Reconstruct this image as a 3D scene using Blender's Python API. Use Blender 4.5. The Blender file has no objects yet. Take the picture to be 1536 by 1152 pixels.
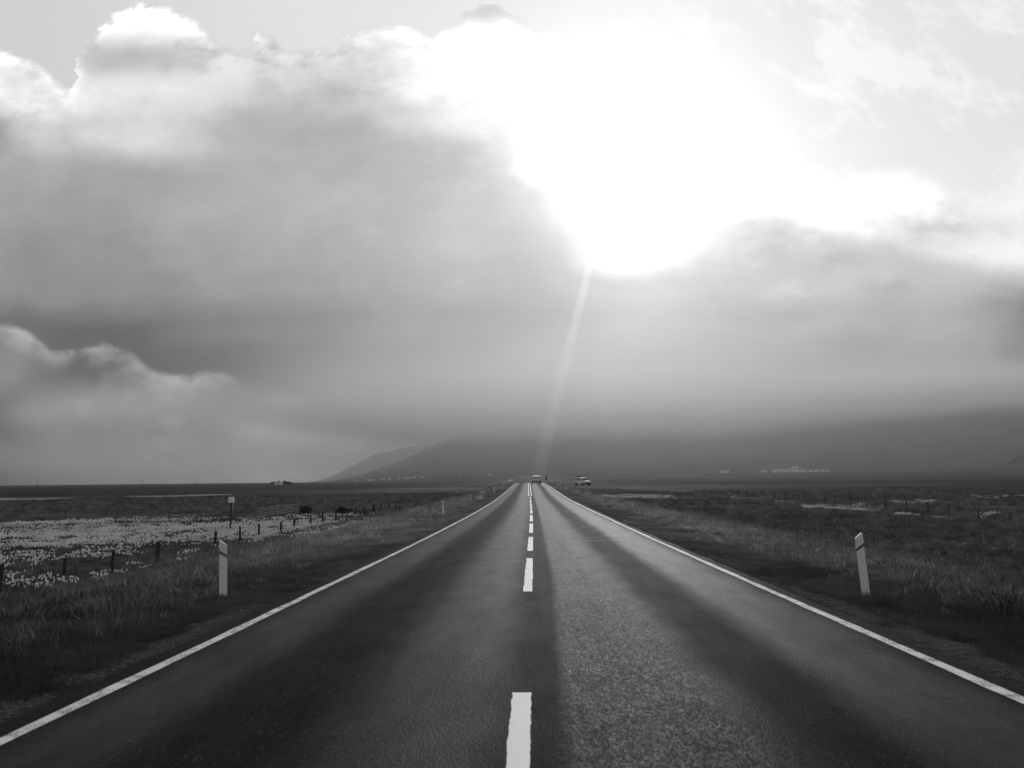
import bpy, bmesh, math, random
import numpy as np
from mathutils import Vector, Matrix

random.seed(7)
rng = np.random.default_rng(7)
R = math.radians
sc = bpy.context.scene
C = sc.collection

# ------------------------------------------------------------------ camera
F_PX = 1109.0                                   # focal length in pixels of a 1536 px wide frame
PITCH = math.atan(144.0 / F_PX)
YAW = math.atan(32.2 / F_PX * math.cos(PITCH))
ROLL = R(0.55)
cam_d = bpy.data.cameras.new('camera')
cam = bpy.data.objects.new('camera', cam_d)
C.objects.link(cam)
cam_d.sensor_width = 36.0
cam_d.lens = 36.0 * F_PX / 1536.0
cam_d.clip_start = 0.05
cam_d.clip_end = 40000.0
CAM_M = (Matrix.Rotation(YAW, 4, 'Z') @ Matrix.Rotation(PITCH, 4, 'X')
         @ Matrix.Rotation(R(90), 4, 'X') @ Matrix.Rotation(-ROLL, 4, 'Z'))
cam.matrix_world = CAM_M
cam_d.dof.use_dof = True
cam_d.dof.focus_distance = 24.0
cam_d.dof.aperture_fstop = 2.0
sc.camera = cam
CM = np.array(CAM_M.to_3x3())

def ray(px, py):
    """World direction of a point of the photograph (1536 x 1152)."""
    v = CM @ np.array([(px - 768.0) / F_PX, -(py - 576.0) / F_PX, -1.0])
    return v / np.linalg.norm(v)

# ------------------------------------------------------------------ render settings
sc.render.engine = 'CYCLES'
cy = sc.cycles
cy.use_denoising = True
cy.max_bounces = 6
cy.diffuse_bounces = 2
cy.glossy_bounces = 2
cy.transmission_bounces = 3
cy.transparent_max_bounces = 8
cy.volume_bounces = 3
cy.sample_clamp_indirect = 4.0
vs = sc.view_settings
vs.view_transform = 'Standard'
vs.look = 'None'
vs.gamma = 1.0
vs.exposure = 0.0
vs.use_curve_mapping = False
sc.display_settings.display_device = 'sRGB'

SUN_DIR = ray(915, 262)
SUN_EL = math.asin(SUN_DIR[2])
SUN_AZ = math.atan2(SUN_DIR[0], SUN_DIR[1])      # from +Y towards +X

# ------------------------------------------------------------------ node expressions
class X:
    """A socket or number with arithmetic that writes Math nodes."""
    nt = None
    def __init__(s, v): s.v = v
    @staticmethod
    def m(op, *a, clamp=False):
        n = X.nt.nodes.new('ShaderNodeMath'); n.operation = op; n.use_clamp = clamp
        for i, q in enumerate(a):
            q = q.v if isinstance(q, X) else q
            if isinstance(q, (int, float, np.floating)): n.inputs[i].default_value = float(q)
            else: X.nt.links.new(q, n.inputs[i])
        return X(n.outputs[0])
    def __add__(s, o): return X.m('ADD', s, o)
    __radd__ = __add__
    def __sub__(s, o): return X.m('SUBTRACT', s, o)
    def __rsub__(s, o): return X.m('SUBTRACT', o, s)
    def __mul__(s, o): return X.m('MULTIPLY', s, o)
    __rmul__ = __mul__
    def __truediv__(s, o): return X.m('DIVIDE', s, o)
    def __rtruediv__(s, o): return X.m('DIVIDE', o, s)
def xmin(a, b): return X.m('MINIMUM', a, b)
def xmax(a, b): return X.m('MAXIMUM', a, b)
def xexp(a): return X.m('EXPONENT', a)
def xabs(a): return X.m('ABSOLUTE', a)
def clamp01(a): return X.m('ADD', a, 0.0, clamp=True)
def smooth(a, lo, hi, o0=0.0, o1=1.0):
    n = X.nt.nodes.new('ShaderNodeMapRange'); n.interpolation_type = 'SMOOTHSTEP'
    for i, q in enumerate((a, lo, hi, o0, o1)):
        q = q.v if isinstance(q, X) else q
        if isinstance(q, (int, float, np.floating)): n.inputs[i].default_value = float(q)
        else: X.nt.links.new(q, n.inputs[i])
    return X(n.outputs[0])
def mixf(f, a, b): return a * (1.0 - f) + b * f if isinstance(a, X) else b * f + (1.0 - f) * a
def vec(a, b, c):
    n = X.nt.nodes.new('ShaderNodeCombineXYZ')
    for i, q in enumerate((a, b, c)):
        q = q.v if isinstance(q, X) else q
        if isinstance(q, (int, float, np.floating)): n.inputs[i].default_value = float(q)
        else: X.nt.links.new(q, n.inputs[i])
    return n.outputs[0]
def noise(v, scale, detail=4.0, rough=0.55, dist=0.0):
    n = X.nt.nodes.new('ShaderNodeTexNoise')
    X.nt.links.new(v, n.inputs['Vector'])
    n.inputs['Scale'].default_value = scale; n.inputs['Detail'].default_value = detail
    n.inputs['Roughness'].default_value = rough; n.inputs['Distortion'].default_value = dist
    return X(n.outputs[0])
def voronoi(v, scale, feature='F1'):
    n = X.nt.nodes.new('ShaderNodeTexVoronoi'); n.feature = feature
    X.nt.links.new(v, n.inputs['Vector']); n.inputs['Scale'].default_value = scale
    return n
def curve(x, pts):
    n = X.nt.nodes.new('ShaderNodeFloatCurve')
    c = n.mapping.curves[0]
    c.points[0].location = pts[0]; c.points[1].location = pts[-1]
    for p in pts[1:-1]: c.points.new(p[0], p[1])
    for p in c.points: p.handle_type = 'AUTO_CLAMPED'
    n.mapping.use_clip = False
    n.mapping.extend = 'HORIZONTAL'
    n.mapping.update()
    X.nt.links.new(x.v, n.inputs['Value'])
    return X(n.outputs[0])
def sep(sock):
    n = X.nt.nodes.new('ShaderNodeSeparateXYZ'); X.nt.links.new(sock, n.inputs[0])
    return X(n.outputs[0]), X(n.outputs[1]), X(n.outputs[2])
def lin(s):
    s = s / 255.0
    return s / 12.92 if s <= 0.04045 else ((s + 0.055) / 1.055) ** 2.4

# ------------------------------------------------------------------ sky
world = bpy.data.worlds.new('World')
sc.world = world
world.use_nodes = True
nt = world.node_tree
nt.nodes.clear()
X.nt = nt
out = nt.nodes.new('ShaderNodeOutputWorld')
bg = nt.nodes.new('ShaderNodeBackground')
nt.links.new(bg.outputs[0], out.inputs[0])
tc = nt.nodes.new('ShaderNodeTexCoord')
dx, dy, dz = sep(tc.outputs['Generated'])
yy = xmax(dy, 0.12)
u0 = dx / yy
v0 = dz / yy
U_LO, U_HI = -1.0, 1.0
V_LO, V_HI = -0.1, 0.8
def un(u): return (u - U_LO) / (U_HI - U_LO)
def vn(v): return (v - V_LO) / (V_HI - V_LO)
def uvp(px, py):
    d = ray(px, py); return d[0] / d[1], d[2] / d[1]
p1 = vec(u0 * 1.0, v0 * 1.7, 0.0)
w1 = noise(p1, 3.2, 6.0, 0.58) - 0.5
p1b = vec(u0 + 7.3, v0 * 1.7 + 3.1, 2.0)
w2 = noise(p1b, 3.2, 6.0, 0.58) - 0.5
fine = noise(vec(u0 + 3.0, v0 * 1.5, 5.0), 11.0, 8.0, 0.62) - 0.5
xfine = noise(vec(u0 + 9.0, v0 * 1.2, 2.5), 34.0, 6.0, 0.65) - 0.5
calm = smooth(v0, 0.0, 0.2, 0.25, 1.0)
u = u0 + w1 * calm * 0.16
v = v0 + w2 * calm * 0.10
GX = [0, 150, 300, 450, 600, 750, 850, 950, 1100, 1250, 1400, 1536]
GRID = [
 (0,   [200, 222, 222, 222, 225, 228, 232, 238, 243, 232, 235, 240]),
 (60,  [222, 225, 235, 225, 252, 255, 252, 247, 238, 232, 232, 235]),
 (120, [235, 222, 225, 214, 238, 255, 255, 255, 247, 236, 230, 232]),
 (180, [192, 214, 205, 184, 215, 250, 255, 255, 252, 240, 230, 243]),
 (240, [172, 180, 186, 180, 190, 232, 255, 255, 255, 247, 235, 238]),
 (300, [162, 162, 174, 184, 190, 214, 246, 255, 255, 252, 252, 247]),
 (360, [152, 152, 166, 176, 188, 205, 237, 253, 240, 226, 226, 240]),
 (420, [148, 146, 158, 164, 180, 193, 212, 237, 214, 206, 196, 192]),
 (480, [122, 118, 134, 148, 170, 182, 199, 212, 197, 188, 180, 150]),
 (540, [138, 124, 118, 130, 156, 168, 184, 192, 182, 172, 170, 128]),
 (600, [124, 148, 150, 144, 142, 156, 172, 179, 168, 158, 150, 148]),
 (640, [116, 138, 142, 150, 140, 146, 160, 164, 156, 146, 138, 136]),
 (680, [122, 134, 138, 140, 138, 138, 150, 150, 140, 130, 122, 120]),
 (718, [110, 124, 130, 134, 136, 138, 142, 140, 132, 122, 114, 110]),
]
CORR = [
 [0.31, 1.60, 1.60, 0.35, 0.19, 0.21, 0.08, 0.10, 0.54, 0.10, 1.15, 1.60],
 [1.60, 0.40, 0.53, 0.65, 1.00, 1.00, 1.00, 0.24, 0.11, 0.08, 0.61, 1.60],
 [1.22, 1.11, 0.90, 0.74, 1.01, 1.00, 1.00, 1.00, 0.25, 0.08, 0.11, 1.60],
 [0.67, 1.12, 0.95, 0.72, 0.80, 1.00, 1.00, 1.00, 1.00, 0.25, 0.42, 1.60],
 [0.90, 0.76, 0.69, 0.84, 0.72, 0.71, 1.00, 1.00, 1.00, 0.57, 0.76, 1.49],
 [0.92, 0.98, 0.92, 0.86, 0.84, 0.42, 0.19, 1.00, 1.00, 1.00, 1.00, 1.60],
 [0.85, 0.81, 0.91, 0.88, 0.80, 0.38, 0.10, 1.00, 0.52, 1.08, 0.46, 0.65],
 [0.92, 0.79, 0.81, 0.89, 0.75, 0.34, 0.12, 0.25, 0.52, 0.80, 0.85, 0.97],
 [0.51, 0.20, 0.51, 0.61, 0.51, 0.29, 0.12, 0.26, 0.35, 0.64, 0.80, 0.42],
 [0.93, 0.08, 0.13, 0.08, 0.08, 0.08, 0.08, 0.09, 0.09, 0.17, 0.46, 0.08],
 [0.18, 1.04, 0.54, 0.08, 0.08, 0.08, 0.17, 0.76, 0.44, 1.09, 1.43, 1.60],
 [0.08, 0.70, 0.61, 1.60, 1.45, 1.56, 1.60, 1.60, 1.60, 1.60, 1.60, 1.60],
 [0.72, 0.91, 0.79, 0.90, 1.60, 1.60, 1.60, 1.60, 1.60, 1.60, 1.60, 1.60],
 [0.23, 0.81, 0.89, 1.60, 1.60, 1.60, 1.60, 1.60, 1.60, 1.60, 1.60, 1.60]]
#CORR_HERE
rows = []
for ri, (py, vals) in enumerate(GRID):
    pts = []
    for ci, (px, s) in enumerate(zip(GX, vals)):
        val = lin(s)
        if CORR is not None: val *= CORR[ri][ci]
        pts.append((un(uvp(px, py)[0]), val))
    rows.append((uvp(768, py)[1], pts))
uN = clamp01((u - U_LO) * (1.0 / (U_HI - U_LO)))
acc = None
for i, (rv, pts) in enumerate(rows):
    c = curve(uN, pts)
    if acc is None: acc = c; continue
    f = smooth(v, rv, rows[i - 1][0], 1.0, 0.0)
    acc = mixf(f, acc, c)
# detail over the clouds
lum = acc * (1.0 + (w1 + w2) * calm * 0.50 + (noise(vec(u0 * 0.8 + 2.0, v0 * 1.5, 7.0), 7.5, 5.0, 0.6) - 0.5) * calm * 0.36 + fine * calm * 0.50 * smooth(u0, -0.1, 0.2, 1.0, 0.6) + xfine * calm * 0.13)
u0N = clamp01((u0 - U_LO) * (1.0 / (U_HI - U_LO)))
def edge(pts, amp_fine, amp_w=0.03):
    cp = []
    for px, py in pts:
        a, b = uvp(px, py); cp.append((un(a), b))
    return curve(clamp01(u0N + fine * 0.03 + xfine * 0.014), cp) + fine * amp_fine + xfine * amp_fine * 0.5 + w2 * amp_w - v0       # positive below the edge
# clear sky above the cumulus tops
e1 = edge([(-60, 60), (0, 75), (60, 95), (108, 128), (122, 70), (160, 35), (240, 14), (290, 28), (335, 66), (365, 72), (400, 50), (425, 72),
           (470, 72), (540, 42), (590, 36), (650, 52), (690, 22), (745, 14), (775, 32), (815, 36), (870, 60), (910, 78), (980, 110), (1080, 190),
           (1180, 262), (1260, 262), (1350, 255), (1420, 285), (1480, 320), (1540, 345), (1600, 350)], 0.075, 0.0)
m1 = smooth(e1, -0.006 - smooth(u0, 0.15, 0.4) * 0.03, 0.016 + smooth(u0, 0.15, 0.4) * 0.045)
sunv = nt.nodes.new('ShaderNodeVectorMath'); sunv.operation = 'DOT_PRODUCT'
nt.links.new(tc.outputs['Generated'], sunv.inputs[0]); sunv.inputs[1].default_value = tuple(SUN_DIR)
cosd = xmin(X(sunv.outputs['Value']), 1.0)
ang2 = (1.0 - cosd) * 2.0
clear = smooth(u0, -0.8, -0.3, 0.64, 0.76) + xexp(ang2 * -40.0) * 0.14
wisp = smooth(noise(vec(u0 * 1.1 + 4.0, v0 * 1.4 + (u0 * 0.5), 9.0), 5.0, 9.0, 0.68), 0.49, 0.62) * smooth(u0, 0.1, 0.42)
clear = clear + wisp * 0.13
rimk = smooth(u0, -0.4, 0.3, 20.0, 10.0)
rim1 = m1 * xexp(xmax(e1, 0.0) * rimk * -1.0)
lit = lum + rim1 * smooth(fine + w1, -0.16, 0.08) * smooth(u0, -0.4, -0.3, 0.60, 0.40)
sky = mixf(m1, clear, lit)
# the right-hand cloud bank: white glow above its top edge, grey below
e2 = edge([(780, 300), (830, 360), (880, 402), (940, 400), (1000, 368), (1060, 336), (1130, 312), (1180, 318), (1230, 334), (1310, 350),
           (1380, 374), (1440, 384), (1536, 396), (1600, 402)], 0.05, 0.02)
m2 = smooth(e2, -0.012, 0.022, 1.0, 0.0) * smooth(u0, 0.02, 0.12)
up2 = m2 * xexp(xmin(e2, 0.0) * 13.0)
sky = sky + up2 * 0.30
sky = sky * (1.0 - smooth(xabs(e2 - 0.035), 0.0, 0.05, 0.10, 0.0) * smooth(u0, 0.25, 0.35))
# the low bright-rimmed cloud on the left
e3 = edge([(-80, 470), (0, 484), (45, 500), (95, 530), (130, 522), (190, 526), (240, 560), (290, 568), (335, 560), (380, 586), (430, 592), (480, 606), (520, 634), (560, 668), (640, 720)], 0.045, 0.02)
m3 = smooth(e3, -0.004, 0.010) * smooth(u0, -0.26, -0.20, 1.0, 0.0)
brk = smooth(noise(vec(u0 + 1.0, v0, 4.0), 6.0, 4.0, 0.6), 0.36, 0.54)
sky = sky + m3 * (xexp(xmax(e3, 0.0) * -60.0) * brk * 0.42 + xexp(xmax(e3, 0.0) * -14.0) * smooth(fine + xfine * 0.5, -0.02, 0.16) * 0.20)
sky = sky * (1.0 - smooth(e3, -0.07, 0.0, 0.0, 0.16) * (1.0 - m3) * smooth(u0, -0.26, -0.16, 1.0, 0.0))
# dark scud at the far right
dk = noise(vec(u0 * 1.3, v0 * 1.3, 14.0), 9.0, 7.0, 0.62)
e4x = (u0 - 0.60) * 9.0 - xabs(v0 - 0.17) * 8.0 + (dk - 0.5) * 3.2
sky = sky * (1.0 - smooth(e4x, 0.0, 1.0) * 0.50)
# glow of the veiled sun
sky = sky + xexp(ang2 * -60.0) * 0.10 + xexp(ang2 * -320.0) * 1.7
# everything the photograph does not show: the clear sky and a broken cloud deck
nish = nt.nodes.new('ShaderNodeTexSky')
nish.sky_type = 'NISHITA'
nish.sun_disc = False
nish.sun_elevation = SUN_EL
nish.sun_rotation = SUN_AZ
nish.dust_density = 3.0
bw = nt.nodes.new('ShaderNodeRGBToBW')
nt.links.new(nish.outputs[0], bw.inputs[0])
deck = smooth(noise(vec(dx, dy, dz * 1.6), 1.8, 6.0, 0.6), 0.40, 0.62)
rest = mixf(deck, X(bw.outputs[0]) * 0.10, 0.44 + (noise(vec(dx, dy, dz * 1.6), 4.0, 5.0, 0.6) - 0.5) * 0.2)
rest = xmin(rest, 0.8)
sky = mixf(smooth(dy, 0.25, 0.60, 1.0, 0.0), sky, rest)
sky = xmax(sky, 0.01)
col = vec(sky, sky, sky)
nt.links.new(col, bg.inputs['Color'])
bg.inputs['Strength'].default_value = 1.0
world.cycles.sampling_method = 'MANUAL'
world.cycles.sample_map_resolution = 1024

# ------------------------------------------------------------------ sun behind thin cloud
sl = bpy.data.lights.new('sun', 'SUN')
sun = bpy.data.objects.new('sun', sl)
C.objects.link(sun)
sl.energy = 0.7
sl.angle = R(10.0)
sl.color = (1.0, 1.0, 1.0)
sun.rotation_euler = Vector(tuple(SUN_DIR)).to_track_quat('Z', 'Y').to_euler()
sun.location = (0, 0, 50)

# ------------------------------------------------------------------ materials
def grey(v): return (v, v, v, 1.0)
def mat(name):
    m = bpy.data.materials.new(name); m.use_nodes = True
    X.nt = m.node_tree
    b = m.node_tree.nodes.get('Principled BSDF')
    return m, b
def setc(b, x):
    X.nt.links.new(vec(x, x, x), b.inputs['Base Color'])
def bump(b, h, strength=0.5, distance=0.02):
    n = X.nt.nodes.new('ShaderNodeBump'); n.inputs['Strength'].default_value = strength
    n.inputs['Distance'].default_value = distance
    X.nt.links.new(h.v, n.inputs['Height']); X.nt.links.new(n.outputs[0], b.inputs['Normal'])
def coord(kind='Object'):
    n = X.nt.nodes.new('ShaderNodeTexCoord'); return n.outputs[kind]
def plain(name, v, rough=0.7, spec=0.4, metal=0.0, var=0.25, scale=12.0):
    m, b = mat(name)
    f = noise(coord(), scale, 4.0, 0.6)
    setc(b, v * (1.0 - var) + f * (v * var * 2.0))
    b.inputs['Roughness'].default_value = rough
    b.inputs['Specular IOR Level'].default_value = spec
    b.inputs['Metallic'].default_value = metal
    return m

M_WOOD = plain('weathered wood', 0.045, 0.9, 0.1, scale=30)
M_WIRE = plain('fence wire', 0.12, 0.5, 0.5, 0.6)
M_POSTW = plain('white post plastic', 0.80, 0.45, 0.4, var=0.08, scale=9)
M_BAND = plain('dark reflector band', 0.12, 0.4, 0.5, var=0.1)
M_REFL = plain('pale reflector', 0.75, 0.25, 0.6, var=0.05)
M_RUB = plain('rubber', 0.02, 0.8, 0.3)
M_PAINTW = plain('white car paint', 0.85, 0.25, 0.6, var=0.05, scale=3)
M_PAINTS = plain('silver car paint', 0.65, 0.3, 0.7, 0.1, var=0.05, scale=3)
M_GLASS = plain('car glass', 0.02, 0.06, 0.8, var=0.05)
M_GLASSR = plain('rear glass with painted sky reflection', 0.30, 0.10, 1.0, 0.6, var=0.05)  # pale base colour stands in for the sky mirrored in the pane
M_DARKP = plain('black plastic', 0.03, 0.5, 0.4)
M_DULL = plain('dull grey rail', 0.22, 0.6, 0.4)
M_METAL = plain('galvanised metal', 0.4, 0.4, 0.6, 0.5)
M_WALLW = plain('white rendered wall', 0.8, 0.8, 0.2, var=0.12, scale=0.3)
M_ROOFG = plain('grey sheet roof', 0.30, 0.5, 0.4, var=0.15, scale=0.3)
M_DARKW = plain('dark window', 0.03, 0.15, 0.5)
M_LEAF = plain('shrub leaves', 0.045, 0.7, 0.2, var=0.5, scale=3)
M_LENS = plain('lamp lens', 0.30, 0.15, 0.7)
M_STONE = plain('pale stone', 0.35, 0.9, 0.2)

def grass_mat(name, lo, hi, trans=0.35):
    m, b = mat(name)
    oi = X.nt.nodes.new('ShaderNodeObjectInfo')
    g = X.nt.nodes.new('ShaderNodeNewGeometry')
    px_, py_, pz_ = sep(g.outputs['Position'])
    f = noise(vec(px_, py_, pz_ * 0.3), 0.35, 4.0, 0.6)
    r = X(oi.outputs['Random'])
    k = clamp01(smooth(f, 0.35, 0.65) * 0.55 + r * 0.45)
    val = (lo + k * (hi - lo)) * smooth(xabs(px_), 4.0, 16.0, 1.7, 0.62) * smooth(py_, 6.0, 28.0, 0.36, 1.50)  # glare and vignette put into blade colour: paler by road, darker near camera
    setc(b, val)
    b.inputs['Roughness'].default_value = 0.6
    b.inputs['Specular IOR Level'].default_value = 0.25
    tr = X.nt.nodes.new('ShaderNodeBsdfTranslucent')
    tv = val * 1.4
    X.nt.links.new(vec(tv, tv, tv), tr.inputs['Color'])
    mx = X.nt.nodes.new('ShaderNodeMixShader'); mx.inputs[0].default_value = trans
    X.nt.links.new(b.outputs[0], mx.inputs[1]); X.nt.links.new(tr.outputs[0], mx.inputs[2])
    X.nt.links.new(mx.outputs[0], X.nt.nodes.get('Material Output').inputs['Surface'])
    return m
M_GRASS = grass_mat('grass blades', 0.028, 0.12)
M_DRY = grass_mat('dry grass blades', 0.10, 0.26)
M_COTTON, b = mat('cotton tufts')
b.inputs['Base Color'].default_value = grey(0.9)
b.inputs['Roughness'].default_value = 0.9
tr = X.nt.nodes.new('ShaderNodeBsdfTranslucent'); tr.inputs['Color'].default_value = grey(0.95)
mx = X.nt.nodes.new('ShaderNodeMixShader'); mx.inputs[0].default_value = 0.5
X.nt.links.new(b.outputs[0], mx.inputs[1]); X.nt.links.new(tr.outputs[0], mx.inputs[2])
X.nt.links.new(mx.outputs[0], X.nt.nodes.get('Material Output').inputs['Surface'])

# ------------------------------------------------------------------ mesh helpers
def tag(o, label=None, cat=None, group=None, kind=None):
    if label: o['label'] = label
    if cat: o['category'] = cat
    if group: o['group'] = group
    if kind: o['kind'] = kind
    return o
def empty(name, loc, rz=0.0):
    o = bpy.data.objects.new(name, None); C.objects.link(o)
    o.empty_display_size = 0.3
    o.location = loc; o.rotation_euler = (0, 0, rz); return o
class MB:
    def __init__(s): s.v = []; s.f = []
    def add(s, vs_, fs_):
        n = len(s.v); s.v += [tuple(map(float, q)) for q in vs_]; s.f += [tuple(i + n for i in q) for q in fs_]; return s
    def box(s, x0, x1, y0, y1, z0, z1):
        return s.add([(x0, y0, z0), (x1, y0, z0), (x1, y1, z0), (x0, y1, z0), (x0, y0, z1), (x1, y0, z1), (x1, y1, z1), (x0, y1, z1)],
                     [(3, 2, 1, 0), (4, 5, 6, 7), (0, 1, 5, 4), (1, 2, 6, 5), (2, 3, 7, 6), (3, 0, 4, 7)])
    def hexa(s, b_, t_):
        return s.add(list(b_) + list(t_), [(3, 2, 1, 0), (4, 5, 6, 7), (0, 1, 5, 4), (1, 2, 6, 5), (2, 3, 7, 6), (3, 0, 4, 7)])
    def tube(s, p, q, r0, r1=None, n=8):
        r1 = r0 if r1 is None else r1
        p = Vector(p); q = Vector(q); d = (q - p).normalized()
        a = d.orthogonal().normalized(); b_ = d.cross(a)
        vv = []
        for c, r in ((p, r0), (q, r1)):
            for i in range(n):
                t = 2 * math.pi * i / n; vv.append(c + a * (r * math.cos(t)) + b_ * (r * math.sin(t)))
        ff = [(i, (i + 1) % n, n + (i + 1) % n, n + i) for i in range(n)]
        ff += [tuple(range(n))[::-1], tuple(range(n, 2 * n))]
        return s.add(vv, ff)
    def line(s, pts, r, n=4):
        for a, b_ in zip(pts[:-1], pts[1:]): s.tube(a, b_, r, n=n)
        return s
    def prism(s, prof, x0, x1, x0t=None, x1t=None, zt=None):
        """profile of (y, z) points swept across x; points above zt pulled in to x0t..x1t"""
        def xx(z, lo, hi, lot, hit):
            if zt is None or z < zt[0]: return lo, hi
            k = min(1, (z - zt[0]) / (zt[1] - zt[0])); return lo + (lot - lo) * k, hi + (hit - hi) * k
        n = len(prof); L = []; Rr = []
        for y, z in prof:
            a, b_ = xx(z, x0, x1, x0t, x1t); L.append((a, y, z)); Rr.append((b_, y, z))
        return s.add(L + Rr, [tuple(range(n)), tuple(range(n, 2 * n))[::-1]] + [(i, i + n, (i + 1) % n + n, (i + 1) % n) for i in range(n)])
    def build(s, name, m, parent=None, bevel=0.0, smooth_=False, loc=None):
        me = bpy.data.meshes.new(name); me.from_pydata(s.v, [], s.f); me.update()
        bm = bmesh.new(); bm.from_mesh(me); bmesh.ops.recalc_face_normals(bm, faces=bm.faces)
        if bevel:
            bmesh.ops.bevel(bm, geom=bm.edges[:], offset=bevel, segments=2, affect='EDGES', clamp_overlap=True)
        bm.to_mesh(me); bm.free()
        if m: me.materials.append(m)
        if smooth_:
            for p in me.polygons: p.use_smooth = True
        o = bpy.data.objects.new(name, me); C.objects.link(o)
        if parent: o.parent = parent
        if loc: o.location = loc
        return o
def mesh_np(name, V, Fq, m, parent=None, smooth_=False):
    """numpy verts (n,3) and quads/tris (k, 3|4)"""
    me = bpy.data.meshes.new(name)
    k = Fq.shape[1]
    me.vertices.add(len(V)); me.vertices.foreach_set('co', np.ascontiguousarray(V, dtype=np.float32).ravel())
    me.loops.add(Fq.size); me.loops.foreach_set('vertex_index', np.ascontiguousarray(Fq, dtype=np.int32).ravel())
    me.polygons.add(len(Fq)); me.polygons.foreach_set('loop_start', np.arange(0, Fq.size, k, dtype=np.int32))
    me.update(calc_edges=True); me.validate()
    if smooth_: me.polygons.foreach_set('use_smooth', np.ones(len(me.polygons), dtype=bool))
    if m: me.materials.append(m)
    o = bpy.data.objects.new(name, me); C.objects.link(o)
    if parent: o.parent = parent
    return o
def children(o): return [c for c in bpy.data.objects if c.parent == o]
def copy_tree(o, parent=None):
    c = o.copy(); C.objects.link(c)
    if parent: c.parent = parent
    for ch in children(o): copy_tree(ch, c)
    return c

# ------------------------------------------------------------------ terrain shape
def vnoise(x, y, s, seed=0):
    """smooth value noise, vectorised"""
    x = np.asarray(x, float) / s; y = np.asarray(y, float) / s
    xi = np.floor(x); yi = np.floor(y); fx = x - xi; fy = y - yi
    fx = fx * fx * (3 - 2 * fx); fy = fy * fy * (3 - 2 * fy)
    def h(a, b_):
        t = np.sin(a * 127.1 + b_ * 311.7 + seed * 74.7) * 43758.5453
        return t - np.floor(t)
    return (h(xi, yi) * (1 - fx) + h(xi + 1, yi) * fx) * (1 - fy) + (h(xi, yi + 1) * (1 - fx) + h(xi + 1, yi + 1) * fx) * fy - 0.5
ZR = np.array([(-400, -3.0), (-120, -1.2), (-60, -1.15), (-20, -1.32), (0, -1.53), (12, -1.66), (24, -1.76), (34, -1.81), (49, -1.85), (62, -1.85), (78, -1.77),
               (103, -1.52), (130, -1.22), (155, -0.97), (172, -0.82), (186, -0.77), (200, -0.80), (230, -1.1), (300, -2.3), (360, -2.9), (6000, -2.9)])
XC = np.array([(-400, 0.12), (0, 0.12), (24, 0.10), (49, 0.0), (70, -0.16), (103, -0.38), (140, -0.68), (186, -1.1), (230, -1.8), (300, -3.4), (500, -12.0), (900, -45), (6000, -900)])
def smooth_interp(P, y):
    y = np.asarray(y, float)
    X_, Y_ = P[:, 0], P[:, 1]
    d = np.diff(Y_) / np.diff(X_)
    m = np.zeros_like(Y_); m[0] = d[0]; m[-1] = d[-1]
    hm = d[:-1] * d[1:] > 0
    m[1:-1] = np.where(hm, 2 * d[:-1] * d[1:] / np.where(hm, d[:-1] + d[1:], 1), 0.0)
    i = np.clip(np.searchsorted(X_, y) - 1, 0, len(X_) - 2)
    h = X_[i + 1] - X_[i]; t = np.clip((y - X_[i]) / h, 0, 1)
    return ((2 * t**3 - 3 * t**2 + 1) * Y_[i] + (t**3 - 2 * t**2 + t) * h * m[i] + (-2 * t**3 + 3 * t**2) * Y_[i + 1] + (t**3 - t**2) * h * m[i + 1])
def zr(y): return smooth_interp(ZR, y)
def xc(y): return smooth_interp(XC, y)
def ss(x, a, b_):
    t = np.clip((np.asarray(x, float) - a) / (b_ - a), 0, 1); return t * t * (3 - 2 * t)
HALF = 3.34                                      # road edge line from the middle
def ground(x, y):
    x = np.asarray(x, float); y = np.asarray(y, float)
    r = np.hypot(x, y)
    base = -3.2 + vnoise(x, y, 22, 1) * 0.22 * ss(r, 10, 60) + vnoise(x, y, 5, 2) * 0.14 + vnoise(x, y, 1.3, 3) * 0.07
    base = base + vnoise(x, y, 300, 5) * 2.0 * ss(r, 500, 1500)
    az = np.arctan2(x, np.maximum(y, 1))
    up = ss(az, -0.30, -0.05) * ss(y, 0, 500)
    base = base + up * (ss(r, 900, 3600) * 22 + ss(r, 3000, 4600) * 12)
    base = base - ss(r, 4500, 9000) * 6 * (1 - up)
    # ditch on the right and its bank
    dline = 30.5 + (y - 60) * -0.08
    dd = np.exp(-((x - dline - 3.5) / 2.0) ** 2) * ss(y, 45, 54) * ss(y, 84, 72)
    base = base - dd * 0.8 + np.exp(-((x - dline - 7) / 2.0) ** 2) * ss(y, 45, 54) * ss(y, 90, 74) * 0.35
    road = zr(y)
    a = np.abs(x - xc(y)); a = np.where(x < xc(y), a - 0.13, a)
    tuft = vnoise(x, y, 0.9, 8) * 0.10 + vnoise(x, y, 2.7, 9) * 0.12
    k = ss(a, 4.3, 15.5)
    near = road - 0.05 - 0.10 * ss(a, 3.62, 5.2) + tuft * ss(a, 4.2, 6.5)
    z = near * (1 - k) + base * k
    z = np.where(a < 3.62, road - 0.10, z)
    z = np.where((a >= 3.62) & (a < 3.75), road - 0.10 + (a - 3.62) / 0.13 * 0.05, z)
    # field access where the jeep stands
    pad = np.exp(-((x - 11.5) / 7.0) ** 4 - ((y - 161) / 12.0) ** 4) * (a > 3.7)
    return z * (1 - pad) + (-1.36) * pad
def g1(x, y): return float(ground(np.array([x]), np.array([y]))[0])
def at(px, py, z0=-3.2):
    """point of the terrain seen at a place of the photograph"""
    d = ray(px, py)
    t = z0 / d[2]
    for _ in range(25):
        p = d * t
        t = 0.5 * t + 0.5 * (g1(p[0], p[1]) / d[2])
    p = d * t
    return Vector((p[0], p[1], g1(p[0], p[1])))

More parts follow.
